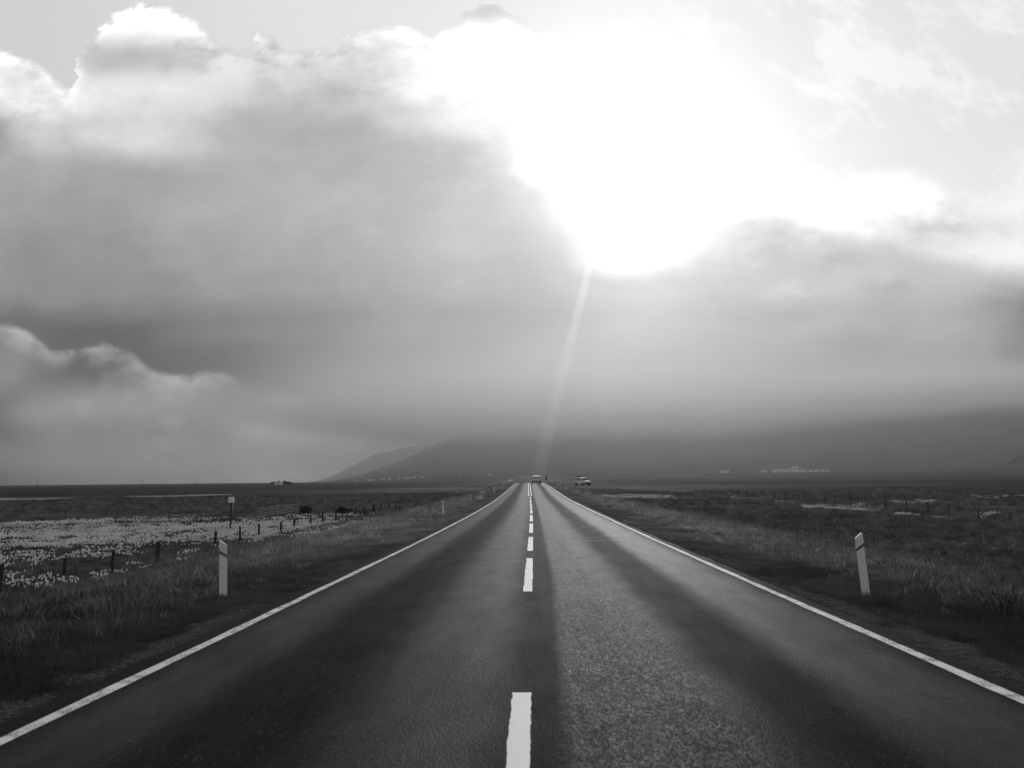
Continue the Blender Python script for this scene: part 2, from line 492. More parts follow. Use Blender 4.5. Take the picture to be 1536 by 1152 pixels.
# graded sheet: fine near the camera, coarse to the horizon
def graded(lims):
    o_ = []
    for a, b_, s in lims: o_ += list(np.arange(a, b_, s))
    o_.append(lims[-1][1]); return np.array(sorted(set(np.round(o_, 4))))
half = [(0, 3.6, 0.9), (3.6, 6, 0.13), (6, 16, 0.3), (16, 50, 0.6), (50, 120, 2), (120, 400, 10), (400, 1500, 50), (1500, 9000, 250)]
hx = graded(half)
gx = np.concatenate([-hx[::-1][:-1], hx])
gy = graded([(-9000, -1500, 500), (-1500, -200, 100), (-200, -10, 10), (-10, 0, 1), (0, 40, 0.35), (40, 90, 0.6), (90, 220, 1.5), (220, 500, 8), (500, 1500, 40), (1500, 9000, 200)])
GXm, GYm = np.meshgrid(gx, gy)
GXm = GXm + xc(np.clip(GYm, -100, 320)) * np.exp(-(GXm / 60.0) ** 2)
GZm = ground(GXm, GYm)
V = np.stack([GXm.ravel(), GYm.ravel(), GZm.ravel()], 1)
ny, nx = GXm.shape
idx = np.arange(ny * nx).reshape(ny, nx)
Fq = np.stack([idx[:-1, :-1].ravel(), idx[:-1, 1:].ravel(), idx[1:, 1:].ravel(), idx[1:, :-1].ravel()], 1)

M_GROUND, b = mat('meadow ground')
gm = X.nt.nodes.new('ShaderNodeNewGeometry')
px_, py_, pz_ = sep(gm.outputs['Position'])
P = vec(px_, py_, 0.0)
n_big = noise(P, 0.012, 5.0, 0.55)
n_mid = noise(P, 0.12, 5.0, 0.6)
n_sm = noise(P, 1.1, 6.0, 0.65)
n_str = noise(vec(px_ * 0.12, py_ * 1.0, 3.0), 0.05, 5.0, 0.65)      # long low-lying strips of sedge and heath
n_fld = noise(vec(px_ * 0.10, py_ * 0.6, 8.0), 0.008, 4.0, 0.6)
val = 0.030 + smooth(n_big, 0.35, 0.65) * 0.03 + smooth(n_mid, 0.3, 0.7) * 0.035 + smooth(n_sm, 0.35, 0.7) * 0.03
val = val * smooth(n_str, 0.38, 0.62, 0.55, 1.6)
val = val * smooth(n_fld, 0.40, 0.60, 0.6, 1.5)
tex = noise(P, 6.0, 6.0, 0.75)
val = val * smooth(tex, 0.3, 0.7, 0.55, 1.45)
# pale gravel washed out along the asphalt edge
grav = smooth(xabs(px_ + 0.0), 3.7, 4.9, 1.0, 0.0) * smooth(py_, -60, 160, 1.0, 0.5)
val = mixf(grav * smooth(n_sm, 0.3, 0.6) * 0.7, val, 0.028 + noise(P, 18.0, 4.0, 0.7) * 0.06)
# dry pale strip of grass under the right-hand fence
strip = smooth(xabs(px_ - 33.0), 0.8, 3.0, 1.0, 0.0) * smooth(py_, 70, 84) * smooth(py_, 150, 190, 1.0, 0.0)
val = mixf(strip * smooth(n_mid, 0.3, 0.55), val, 0.30)
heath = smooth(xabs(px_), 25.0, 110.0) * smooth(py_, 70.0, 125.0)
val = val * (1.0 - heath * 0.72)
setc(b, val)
b.inputs['Roughness'].default_value = 0.95
b.inputs['Specular IOR Level'].default_value = 0.05
bump(b, noise(P, 3.0, 7.0, 0.75), 0.7, 0.15)
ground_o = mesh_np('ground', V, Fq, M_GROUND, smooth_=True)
tag(ground_o, 'dark rough meadow and moorland on both sides of the road', None, None, 'structure')

# ------------------------------------------------------------------ road
M_ASPH, b = mat('worn asphalt')
uvn = X.nt.nodes.new('ShaderNodeUVMap')
ux, uy, _ = sep(uvn.outputs[0])
PU = vec(ux, uy, 0.0)
wob = (noise(vec(ux, uy * 0.12, 0.0), 1.2, 6.0, 0.68) - 0.5) * 1.0
wobf = (noise(PU, 14.0, 3.0, 0.7) - 0.5) * 0.22
xl = ux + wob * 0.35
def band(x, c, w, s): return smooth(xabs(x - c), w, w + s, 1.0, 0.0)
# polished strips (between and outside the wheel tracks) against bleeding dark wheel tracks
pol = band(xl, -0.78, 0.22, 0.45) + band(xl, -2.82, 0.15, 0.38) * 0.85 + band(xl, 2.75, 0.22, 0.50) * 0.95
seam_at = xmin(0.05 + uy * 0.017, 0.26)
seam = smooth(ux + wobf - seam_at, -0.02, 0.14)
coarse = seam * smooth(xl, 0.95, 1.7, 1.0, 0.0)
pol = clamp01(pol + coarse)
dark = clamp01(smooth(xabs(ux), 3.25, 3.45) * 0.8 + band(xl, -1.93, 0.20, 0.42) + band(xl, 1.85, 0.2, 0.4) + smooth(ux + wobf - seam_at, 0.06, -0.02) * smooth(ux + wobf, -0.25, 0.05) * 0.65)
PE = vec(ux, uy * 0.38, 0.0)
agg = voronoi(PE, 85.0)
cell = X(agg.outputs['Distance'])
acol = noise(vec(X(sep(agg.outputs['Color'])[0].v), 0.0, 0.0), 60.0, 0.0)
acell, _, _ = sep(agg.outputs['Color'])
grain = noise(PE, 90.0, 5.0, 0.8)
blot = noise(vec(ux, uy * 0.35, 0.0), 2.2, 5.0, 0.65)
base = 0.005 + pol * 0.005 + (1.0 - dark) * 0.003
base = base * smooth(blot, 0.3, 0.7, 0.6, 1.5)
base = base * (0.55 + acell * 0.9) + smooth(acell, 0.95, 0.98) * 0.03
big = voronoi(PE, 68.0)
bcell, _, _ = sep(big.outputs['Color'])
base = base + coarse * bcell * bcell * 0.03
# pale transverse joint in the right-hand lane
jn = band(uy, 21.6, 0.04, 0.05) * smooth(ux, 0.8, 1.0) * smooth(ux, 2.6, 2.2)
base = base + jn * 0.12
setc(b, base)
rgh = 0.50 - pol * 0.05 + dark * 0.04 + (grain - 0.5) * 0.25 + (acell - 0.5) * 0.15
X.nt.links.new(clamp01(rgh).v, b.inputs['Roughness'])
b.inputs['IOR'].default_value = 1.08
b.inputs['Sheen Weight'].default_value = 0.03
b.inputs['Sheen Roughness'].default_value = 0.4
sp = (0.40 + pol * 0.60 - dark * 0.16) * smooth(blot, 0.3, 0.7, 0.75, 1.25) * (1.0 - coarse * 0.55 + coarse * bcell * bcell * smooth(noise(PE, 9.0, 5.0, 0.7), 0.3, 0.7, 0.4, 1.5) * 2.0) * (0.6 + acell * 0.8)
X.nt.links.new(xmax(sp, 0.05).v, b.inputs['Specular IOR Level'])
hgt = (1.0 - cell * 1.3) * (0.35 + coarse * 0.4) + grain * 0.3 + coarse * (1.0 - X(big.outputs['Distance'])) * 0.8
bump(b, hgt, 0.55, 0.010)

def strip_mesh(name, xa, xb, y0, y1, dz, m, parent, n_across=1, step=None, jag=0.0, thick=0.0, cc=xc):
    """a ribbon following the road between lateral offsets xa..xb"""
    ys = [y0]; y = y0
    while y < y1 - 1e-6:
        y = min(y1, y + (step or max(0.5, (0.4 + abs(y) * 0.03)))); ys.append(y)
    ys = np.array(ys)
    offs = np.linspace(xa, xb, n_across + 1)
    Vv = []; uvs = []
    for k, o_ in enumerate(offs):
        j = (vnoise(ys, ys * 0 + k * 9.1, 0.18, 31 + k) * jag + vnoise(ys, ys * 0 + k * 3, 0.06, 5) * jag * 0.7) if jag and k in (0, n_across) else 0.0
        Vv.append(np.stack([cc(ys) + o_ + j, ys, zr(ys) + dz], 1)); uvs.append(np.stack([np.full(len(ys), o_) + 0.12, ys], 1))
    Vv = np.concatenate(Vv); n = len(ys)
    Fs = []
    for k in range(n_across):
        i = np.arange(n - 1)
        Fs.append(np.stack([k * n + i, (k + 1) * n + i, (k + 1) * n + i + 1, k * n + i + 1], 1))
    Fs = np.concatenate(Fs)
    o = mesh_np(name, Vv, Fs, m, parent)
    uvs = np.concatenate(uvs)
    uvl = o.data.uv_layers.new(name='UVMap')
    li = np.zeros(len(o.data.loops), dtype=np.int32); o.data.loops.foreach_get('vertex_index', li)
    uvl.data.foreach_set('uv', uvs[li].astype(np.float32).ravel())
    return o
road = strip_mesh('road', -3.72, 3.57, -120, 900, 0.0, M_ASPH, None, n_across=24, jag=0.07, step=None)
tag(road, 'straight two-lane asphalt road running to a crest', None, None, 'structure')

M_LINE, b = mat('road marking paint')
gm = X.nt.nodes.new('ShaderNodeNewGeometry')
PP = gm.outputs['Position']
w_ = noise(PP, 60.0, 4.0, 0.75)
w2_ = noise(PP, 5.0, 4.0, 0.6)
worn = smooth(w_ + (w2_ - 0.5) * 0.7, 0.36, 0.50)
pv = mixf(worn, 0.14, 0.62 + w2_ * 0.25)
setc(b, pv)
b.inputs['Roughness'].default_value = 0.6
bump(b, w_, 0.35, 0.004)
M_DASH, b = mat('fresh centre marking paint')
gm = X.nt.nodes.new('ShaderNodeNewGeometry')
w_ = noise(gm.outputs['Position'], 70.0, 4.0, 0.75)
setc(b, mixf(smooth(w_, 0.30, 0.42), 0.35, 0.82))
b.inputs['Roughness'].default_value = 0.5
bump(b, w_, 0.35, 0.004)

strip_mesh('edge_line', -HALF - 0.17, -HALF - 0.06, -60, 260, 0.004, M_LINE, road, jag=0.02, step=0.0 or None)
strip_mesh('edge_line', HALF - 0.06, HALF + 0.05, -60, 260, 0.004, M_LINE, road, jag=0.02)
def row_d(row):
    lo, hi = 2.0, 180.0
    for _ in range(50):
        mid = 0.5 * (lo + hi)
        Yr = (row - 576.3) / F_PX
        if -zr(mid) / mid > (Yr - math.tan(PITCH)) / (1 + math.tan(PITCH) * Yr): lo = mid
        else: hi = mid
    return 0.5 * (lo + hi)
CD = -0.235
for k, (a, b_) in enumerate([(None, 1040), (888, 838), (827, 806), (800, 786), (782.6, 773.2), (770.9, 765), (763.9, 760.3), (759.2, 755.6), (754.5, 750.0), (748.6, 746.3)]):
    d1 = row_d(b_); d0 = 0.2 if a is None else row_d(a)
    st = 0.04 if k == 0 else 0.12
    strip_mesh('centre_dash', CD - 0.069, CD + 0.069, d0, d1, 0.004, M_DASH, road, jag=0.014, step=st)
for yb in (-3.0, -13.0, -23.0):
    strip_mesh('centre_dash', CD - 0.072, CD + 0.072, yb - 5, yb, 0.004, M_DASH, road, jag=0.014, step=0.12)
d0 = row_d(744.8)
strip_mesh('solid_centre_line', CD - 0.24, CD - 0.12, d0, 260, 0.004, M_DASH, road, step=2.0)
strip_mesh('solid_centre_line', CD + 0.06, CD + 0.18, d0, 260, 0.004, M_DASH, road, step=2.0)

# ------------------------------------------------------------------ mountains
M_HILL, b = mat('moss and scree slopes')
gm = X.nt.nodes.new('ShaderNodeNewGeometry')
qx, qy, qz = sep(gm.outputs['Position'])
hn = noise(vec(qx, qy, qz * 0.25), 0.006, 7.0, 0.62)
setc(b, smooth(hn, 0.3, 0.7, 0.03, 0.09))
b.inputs['Roughness'].default_value = 1.0
b.inputs['Specular IOR Level'].default_value = 0.0
bump(b, noise(vec(qx, qy, qz * 0.25), 0.02, 6.0, 0.6), 0.8, 12.0)
def massif(name, dist, depth, sil, seed, label):
    """ridge whose skyline follows sil = [(px, py)], standing at y = dist with real depth"""
    us = []; hs = []
    for px, py in sil:
        d = ray(px, py); t = dist / d[1]; us.append(d[0] * t); hs.append(max(-5.0, d[2] * t))
    us = np.array(us); hs = np.array(hs)
    xs = np.linspace(us[0], us[-1], 260); ts = np.linspace(-1, 1, 46)
    XX, TT = np.meshgrid(xs, ts)
    H = np.interp(XX, us, hs)
    prof = np.where(TT < 0, np.clip(1 - np.abs(TT), 0, 1) ** 1.15, (1 - TT) ** 1.3)
    gul = 1 + 0.16 * (1 - prof) * vnoise(XX, TT * 300, 160, seed) * 2 * ss(prof, 0, 0.3)
    Z = H * prof * gul + vnoise(XX, TT * 900, 210, seed + 2) * 18 * ss(H, 60, 400) * ss(prof, 0.0, 0.3) * ss(1 - prof, 0.0, 0.2) - 8 * (1 - prof)
    YY = dist + TT * depth + vnoise(XX, TT * 500, 500, seed + 4) * 160 * (1 - prof)
    Vm = np.stack([XX.ravel(), YY.ravel(), Z.ravel()], 1)
    a, c = XX.shape; id_ = np.arange(a * c).reshape(a, c)
    Fm = np.stack([id_[:-1, :-1].ravel(), id_[:-1, 1:].ravel(), id_[1:, 1:].ravel(), id_[1:, :-1].ravel()], 1)
    o = mesh_np(name, Vm, Fm, M_HILL, smooth_=True)
    tag(o, label, None, None, 'structure'); return o
massif('mountain', 5200, 1100, [(515, 722), (540, 713), (570, 702), (600, 691), (640, 672), (660, 662), (700, 648), (760, 642), (850, 638), (1000, 636), (1200, 620), (1400, 600), (1560, 592), (2300, 600)], 11,
       'long dark mountain massif under low cloud on the horizon')
massif('mountain', 6300, 700, [(470, 726), (490, 719), (515, 706), (545, 690), (562, 681), (600, 672), (640, 664), (700, 660), (800, 665)], 23,
       'paler mountain slope left of the main massif')
massif('hill', 3900, 500, [(1440, 714), (1480, 705), (1510, 694), (1540, 680), (1600, 655), (1700, 640), (1900, 650)], 37,
       'dark hill shoulder at the right end of the horizon')

# ------------------------------------------------------------------ haze and low cloud
def vol_mat(name, dens, g, albedo):
    m = bpy.data.materials.new(name); m.use_nodes = True
    m.node_tree.nodes.clear()
    o_ = m.node_tree.nodes.new('ShaderNodeOutputMaterial')
    p = m.node_tree.nodes.new('ShaderNodeVolumePrincipled')
    p.inputs['Color'].default_value = grey(albedo)
    p.inputs['Density'].default_value = dens
    p.inputs['Anisotropy'].default_value = g
    m.node_tree.links.new(p.outputs[0], o_.inputs['Volume'])
    m.cycles.homogeneous_volume = True
    return m
HB = 9600.0
hz = MB().box(-HB, HB, -HB, HB, -16.0, 980.0).build('haze', vol_mat('haze air', 0.00008, 0.85, 1.0))
tag(hz, None, None, None, 'stuff')
hz.visible_shadow = True

m_cl = bpy.data.materials.new('low cloud'); m_cl.use_nodes = True
m_cl.node_tree.nodes.clear(); X.nt = m_cl.node_tree
o_ = X.nt.nodes.new('ShaderNodeOutputMaterial'); pv_ = X.nt.nodes.new('ShaderNodeVolumePrincipled')
gm = X.nt.nodes.new('ShaderNodeNewGeometry')
cx_, cy2, cz_ = sep(gm.outputs['Position'])
CB = [(-2600, 340), (-1250, 300), (-800, 250), (-200, 235), (900, 235), (1700, 290), (2500, 360), (3600, 420), (6200, 440)]
cb = curve(clamp01((cx_ + 2600.0) * (1 / 8800.0)), [((a + 2600) / 8800.0, b_ / 1000.0) for a, b_ in CB]) * 1000.0
cn = noise(vec(cx_, cy2 * 0.6, cz_ * 1.5), 0.0022, 4.0, 0.6) - 0.5
hh_ = cz_ - cb + cn * 170.0
dn = smooth(hh_, -30.0, 110.0) * smooth(hh_, 290.0, 90.0) * smooth(cx_, -2300.0, -1100.0) * smooth(cx_, 6100.0, 5200.0)
dn = dn * smooth(cy2, 3550.0, 4300.0) * smooth(cy2, 6400.0, 5900.0)
mist = smooth(cx_, -2300.0, -700.0) * smooth(cx_, 4200.0, 800.0) * smooth(cy2, 3800.0, 4400.0) * 0.00085
X.nt.links.new((dn * 0.0028 + mist).v, pv_.inputs['Density'])
pv_.inputs['Color'].default_value = grey(1.0); pv_.inputs['Anisotropy'].default_value = 0.25
X.nt.links.new(pv_.outputs[0], o_.inputs['Volume'])
m_cl.cycles.volume_step_rate = 1.0
cy.volume_step_rate = 1.0
o = MB().box(-2350, 6200, 3500, 6450, -14, 900).build('low_cloud', m_cl)
tag(o, 'low grey cloud lying on the mountain tops', None, None, 'stuff')

bt = ray(886, 392); bb = ray(806, 722)
bt = bt / bt[1] * 2900.0; bb = bb / bb[1] * 2900.0
bb[2] = max(bb[2], g1(bb[0], bb[1]) - 2.0)
o = MB().tube(tuple(bb), tuple(bt), 30.0, 16.0, 32).build('sunbeam_haze', vol_mat('added beam haze', 0.0024, 0.82, 1.0), smooth_=True)  # added tube of denser haze, shaped to imitate a light shaft
tag(o, 'faint slanting shaft of added haze imitating sunlight under the bright gap in the clouds', None, None, 'stuff')

# ------------------------------------------------------------------ water
M_WATER, b = mat('rippled water')
b.inputs['Base Color'].default_value = grey(0.02)
b.inputs['Roughness'].default_value = 0.4
b.inputs['Specular IOR Level'].default_value = 1.0
gm = X.nt.nodes.new('ShaderNodeNewGeometry')
bump(b, noise(gm.outputs['Position'], 1.5, 3.0, 0.6), 1.0, 0.35)
def pond(name, top, bot, label):
    n = 60
    t = np.linspace(0, 1, n)
    A = np.array([[p.x, p.y] for p in (at(*q) for q in top)]); B = np.array([[p.x, p.y] for p in (at(*q) for q in bot)])
    def lerp(Pn):
        s = np.linspace(0, 1, len(Pn)); return np.stack([np.interp(t, s, Pn[:, 0]), np.interp(t, s, Pn[:, 1])], 1)
    A = lerp(A); B = lerp(B)
    A[:, 1] += vnoise(A[:, 0], A[:, 1] * 0, 5, 3) * 3.0; B[:, 1] += vnoise(B[:, 0], B[:, 1] * 0, 4, 4) * 2.5
    z = -2.93
    Vp = np.concatenate([np.column_stack([A, np.full(n, z)]), np.column_stack([B, np.full(n, z)])])
    i = np.arange(n - 1)
    o = mesh_np(name, Vp, np.stack([i, i + 1, n + i + 1, n + i], 1), M_WATER)
    tag(o, label, None, None, 'structure')
pond('water', [(-160, 752), (0, 749.2), (60, 748.6), (126, 747.8)], [(-160, 759), (0, 753.4), (60, 751.6), (126, 748.2)], 'thin strip of bright water at the left edge of the moor')
pond('water', [(176, 746.8), (240, 745.2), (290, 744.0), (345, 742.8)], [(176, 747.2), (240, 747.4), (290, 746.0), (345, 744.4)], 'thin strip of bright water behind the flowering field')

# ------------------------------------------------------------------ stuff: grass and cotton grass (instanced blades)
def tri_mesh(name, V, Ft, m):
    me = bpy.data.meshes.new(name); me.from_pydata([tuple(map(float, q)) for q in V], [], Ft); me.update()
    me.materials.append(m)
    return bpy.data.objects.new(name, me)             # never linked to the scene: only instanced
def clump(name, nb, spread, h, w, m, lean=0.5, seedheads=0):
    V = []; F_ = []
    for i in range(nb):
        a = random.uniform(0, 2 * math.pi); r = spread * math.sqrt(random.random())
        x, y = r * math.cos(a), r * math.sin(a)
        hh = h * random.uniform(0.45, 1.0); ww = w * random.uniform(0.6, 1.2)
        b_ = random.uniform(0, 2 * math.pi); l = lean * hh * random.uniform(0.1, 1.0)
        f = random.uniform(0, 2 * math.pi); cx, cy_ = math.cos(f) * ww, math.sin(f) * ww
        n = len(V)
        V += [(x - cx, y - cy_, -0.05), (x + cx, y + cy_, -0.05),
              (x + math.cos(b_) * l * 0.35 - cx * 0.8, y + math.sin(b_) * l * 0.35 - cy_ * 0.8, hh * 0.6),
              (x + math.cos(b_) * l * 0.35 + cx * 0.8, y + math.sin(b_) * l * 0.35 + cy_ * 0.8, hh * 0.6),
              (x + math.cos(b_) * l, y + math.sin(b_) * l, hh)]
        F_ += [(n, n + 1, n + 3, n + 2), (n + 2, n + 3, n + 4)]
        if i < seedheads:
            tx, ty, tz = V[-1]; n = len(V); q = ww * 2.2
            V += [(tx - q, ty, tz), (tx + q, ty, tz), (tx, ty + q, tz - 0.01), (tx, ty, tz + 0.07)]
            F_ += [(n, n + 1, n + 3), (n + 1, n + 2, n + 3), (n + 2, n, n + 3)]
    return tri_mesh(name, V, F_, m)
def tuft(name, nh, spread, h, r):
    """a few stems of cotton grass, each with a drooping woolly head"""
    V = []; F_ = []
    me = bpy.data.meshes.new(name)
    mi = []
    for i in range(nh):
        a = random.uniform(0, 2 * math.pi); rr = spread * math.sqrt(random.random())
        x, y = rr * math.cos(a), rr * math.sin(a); hh = h * random.uniform(0.75, 1.0)
        lx, ly = random.uniform(-0.06, 0.06), random.uniform(-0.06, 0.06)
        n = len(V)
        V += [(x - 0.004, y, -0.03), (x + 0.004, y, -0.03), (x + lx + 0.003, y + ly, hh), (x + lx - 0.003, y + ly, hh)]
        F_.append((n, n + 1, n + 2, n + 3)); mi.append(0)
        q = r * random.uniform(0.6, 1.1); n = len(V); cz = hh; cx, cy_ = x + lx, y + ly
        dd = random.uniform(0, 6.28); ox, oy = math.cos(dd) * q * 0.5, math.sin(dd) * q * 0.5
        ring = 5
        V.append((cx, cy_, cz + q * 0.6))
        for lv, (rad, zz) in enumerate(((0.8, 0.15), (1.0, -0.6), (0.45, -1.4))):
            for k in range(ring):
                t = 2 * math.pi * (k + 0.5 * lv) / ring; jj = q * rad * random.uniform(0.7, 1.15)
                V.append((cx + math.cos(t) * jj + ox * lv * 0.5, cy_ + math.sin(t) * jj + oy * lv * 0.5, cz + q * zz * random.uniform(0.85, 1.15)))
        V.append((cx + ox, cy_ + oy, cz - q * 1.9)); last = len(V) - 1
        for k in range(ring):
            k2 = (k + 1) % ring
            F_.append((n, n + 1 + k, n + 1 + k2)); mi.append(1)
            for lv in range(2):
                a0 = n + 1 + lv * ring; a1 = a0 + ring
                F_.append((a0 + k, a1 + k, a1 + k2, a0 + k2)); mi.append(1)
            F_.append((n + 1 + 2 * ring + k, last, n + 1 + 2 * ring + k2)); mi.append(1)
    me.from_pydata(V, [], F_); me.materials.append(M_GRASS); me.materials.append(M_COTTON)
    me.polygons.foreach_set('material_index', mi); me.update()
    return bpy.data.objects.new(name, me)
def scatter(name, P3, scale, protos, label):
    """one object: a point mesh whose geometry nodes put a clump on every point"""
    n = len(P3)
    me = bpy.data.meshes.new(name)
    me.vertices.add(n); me.vertices.foreach_set('co', np.ascontiguousarray(P3, dtype=np.float32).ravel())
    at_ = me.attributes.new('sc', 'FLOAT', 'POINT'); at_.data.foreach_set('value', np.asarray(scale, dtype=np.float32))
    at_ = me.attributes.new('rz', 'FLOAT', 'POINT'); at_.data.foreach_set('value', rng.uniform(0, 6.283, n).astype(np.float32))
    at_ = me.attributes.new('pick', 'INT', 'POINT'); at_.data.foreach_set('value', rng.integers(0, len(protos), n).astype(np.int32))
    me.update()
    o = bpy.data.objects.new(name, me); C.objects.link(o)
    g = bpy.data.node_groups.new(name, 'GeometryNodeTree')
    g.interface.new_socket('Geometry', in_out='INPUT', socket_type='NodeSocketGeometry')
    g.interface.new_socket('Geometry', in_out='OUTPUT', socket_type='NodeSocketGeometry')
    N = g.nodes; L = g.links
    gi = N.new('NodeGroupInput'); go = N.new('NodeGroupOutput')
    ip = N.new('GeometryNodeInstanceOnPoints')
    m2p = N.new('GeometryNodeMeshToPoints')
    L.new(gi.outputs[0], m2p.inputs[0]); L.new(m2p.outputs[0], ip.inputs['Points'])
    gti = N.new('GeometryNodeGeometryToInstance')
    for p in reversed(protos):
        oi = N.new('GeometryNodeObjectInfo'); oi.inputs['Object'].default_value = p
        L.new(oi.outputs['Geometry'], gti.inputs[0])
    L.new(gti.outputs[0], ip.inputs['Instance'])
    ip.inputs['Pick Instance'].default_value = True
    def na(nm, ty):
        q = N.new('GeometryNodeInputNamedAttribute'); q.data_type = ty; q.inputs['Name'].default_value = nm
        return q.outputs['Attribute']
    L.new(na('pick', 'INT'), ip.inputs['Instance Index'])
    L.new(na('sc', 'FLOAT'), ip.inputs['Scale'])
    cx_ = N.new('ShaderNodeCombineXYZ'); L.new(na('rz', 'FLOAT'), cx_.inputs[2])
    L.new(cx_.outputs[0], ip.inputs['Rotation'])
    L.new(ip.outputs[0], go.inputs[0])
    md = o.modifiers.new('scatter', 'NODES'); md.node_group = g
    tag(o, label, None, None, 'stuff')
    return o
def pts_on(x, y): return np.stack([x, y, ground(x, y)], 1)

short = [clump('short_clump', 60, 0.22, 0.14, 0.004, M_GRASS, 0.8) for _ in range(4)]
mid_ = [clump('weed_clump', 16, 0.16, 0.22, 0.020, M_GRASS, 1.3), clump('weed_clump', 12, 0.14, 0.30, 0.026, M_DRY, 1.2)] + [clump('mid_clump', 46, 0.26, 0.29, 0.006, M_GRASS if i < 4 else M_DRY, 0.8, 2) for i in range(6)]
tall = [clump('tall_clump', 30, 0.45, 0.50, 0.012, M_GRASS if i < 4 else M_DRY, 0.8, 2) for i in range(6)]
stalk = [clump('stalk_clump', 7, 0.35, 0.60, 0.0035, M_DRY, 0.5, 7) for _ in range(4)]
def cand(n, x0, x1, y0, y1, power=1.0):
    y = y0 + (y1 - y0) * rng.random(n) ** power
    x = rng.uniform(x0, x1, n) + 0.0
    return x, y
def verge_filter(x, y, lo, hi):
    a = np.abs(x - xc(y)); return (a > lo) & (a < hi)
def inview(x, y, m=3.0):
    return np.abs(x) < (0.80 * y + m)
# short grass creeping over the gravel edge
x, y = cand(60000, -9, 9, 1.2, 70, 1.5)
a = np.abs(x - xc(y))
k = verge_filter(x, y, 3.78, 9) & inview(x, y) & (vnoise(x, y, 0.8, 77) + vnoise(x, y, 0.25, 76) * 0.5 + 0.8 * ss(a, 3.6, 4.6) > 0.12)
scatter('verge_grass', pts_on(x[k], y[k]), rng.uniform(0.5, 1.1, k.sum()) * (0.55 + 0.55 * ss(a[k], 3.8, 5.5)), short, 'short grass creeping over the gravel along the asphalt')
# rough grass of the embankment
x, y = cand(90000, -34, 34, 2.0, 62, 1.25)
a = np.abs(x - xc(y))
dens = vnoise(x, y, 1.6, 78) * 0.9 + vnoise(x, y, 5, 79) * 0.6 + 0.42
k = verge_filter(x, y, 4.6, 34) & inview(x, y) & (rng.random(len(x)) < dens + 0.2) & (rng.random(len(x)) < ss(a, 4.2, 6.0) + 0.08)
k &= ~((x < -14.0) & (y > 22) & (rng.random(len(x)) < 0.6))
sc_ = rng.uniform(0.55, 1.15, k.sum()) * (0.7 + 0.8 * (vnoise(x[k], y[k], 2.2, 80) + 0.3)) * (0.5 + 0.5 * ss(a[k], 4.5, 7))
scatter('embankment_grass', pts_on(x[k], y[k]), np.clip(sc_, 0.3, 1.6), mid_, 'rough dark grass on the embankment')
# meadow further out
x, y = cand(42000, -110, 110, 45, 190, 1.3)
k = verge_filter(x, y, 5.4, 110) & inview(x, y, 6) & (vnoise(x, y, 6, 81) + vnoise(x, y, 25, 82) > -0.35)
k &= ~((np.abs(x - 11.5) < 6) & (np.abs(y - 161) < 9))
scatter('meadow_grass', pts_on(x[k], y[k]), rng.uniform(0.5, 1.1, k.sum()) * (0.9 + 0.5 * vnoise(x[k], y[k], 6, 81)), tall, 'tall tussocky grass of the meadow')
x, y = cand(5200, -26, 26, 3, 50, 1.1)
k = verge_filter(x, y, 5.2, 26) & inview(x, y)
scatter('dry_stalks', pts_on(x[k], y[k]), rng.uniform(0.6, 1.1, k.sum()), stalk, 'thin dry stalks standing above the grass')

# loose chippings along the crumbling asphalt edge
def chip(name):
    bm = bmesh.new(); bmesh.ops.create_icosphere(bm, subdivisions=1, radius=0.014)
    for v_ in bm.verts: v_.co = Vector((v_.co.x * random.uniform(.6, 1.3), v_.co.y * random.uniform(.6, 1.3), v_.co.z * random.uniform(.4, .8)))
    me = bpy.data.meshes.new(name); bm.to_mesh(me); bm.free(); me.materials.append(M_CHIP)
    return bpy.data.objects.new(name, me)
M_CHIP = plain('road chippings', 0.10, 0.9, 0.2, var=0.6, scale=25)
n_ = 16000
y = 1.5 + 38.0 * rng.random(n_) ** 1.6
side_ = np.where(rng.random(n_) < 0.5, -1.0, 1.0)
off = np.abs(rng.normal(0, 0.35, n_))
x = xc(y) + np.where(side_ < 0, -3.74 - off, 3.59 + off)
P3 = pts_on(x, y)
scatter('loose_chippings', P3, rng.uniform(0.4, 1.5, n_), [chip('chip_a'), chip('chip_b'), chip('chip_c')], 'loose stone chippings along both edges of the asphalt')

# cotton grass
heads = [tuft('cotton_tuft', 7, 0.36, 0.38, 0.044) for _ in range(6)]
def cotton(name, x, y, sc_, label):
    scatter(name, pts_on(x, y), sc_, heads, label)
x, y = cand(70000, -75, -13.2, 20, 69, 1.0)
rowpx = 3.2 * F_PX / y
dens = 0.22 + vnoise(x, y, 4, 90) * 1.2 + vnoise(x, y, 12, 91) * 0.9 + vnoise(x, y, 1.1, 92) * 0.5
dens += np.exp(-((y - 46) / 8.0) ** 2) * 1.8 * ss(x, -42, -24) + np.exp(-((y - 52) / 9.0) ** 2) * 0.45 - 0.12 * ss(y, 34, 24) * ss(x, -22, -16) - 0.25 * ss(x, -30, -60) - 0.35 * ss(y, 56, 66) * ss(x, -30, -50)
dens *= ss(x, -13.4 - 1.6 * ss(y, 36, 24), -15.6) * ss(y, 69, 66)
k = (rng.random(len(x)) * (4.6 + 1.4 * ss(y, 50, 64)) < dens + 0.25 * ss(y, 36, 22)) & (vnoise(x, y * 1.0, 2.3, 95) + vnoise(x, y, 0.7, 96) > -0.22) & inview(x, y, 8)
cotton('cotton_grass', x[k], y[k], rng.uniform(0.6, 1.05, k.sum()), 'field of white cotton grass behind the left fence')
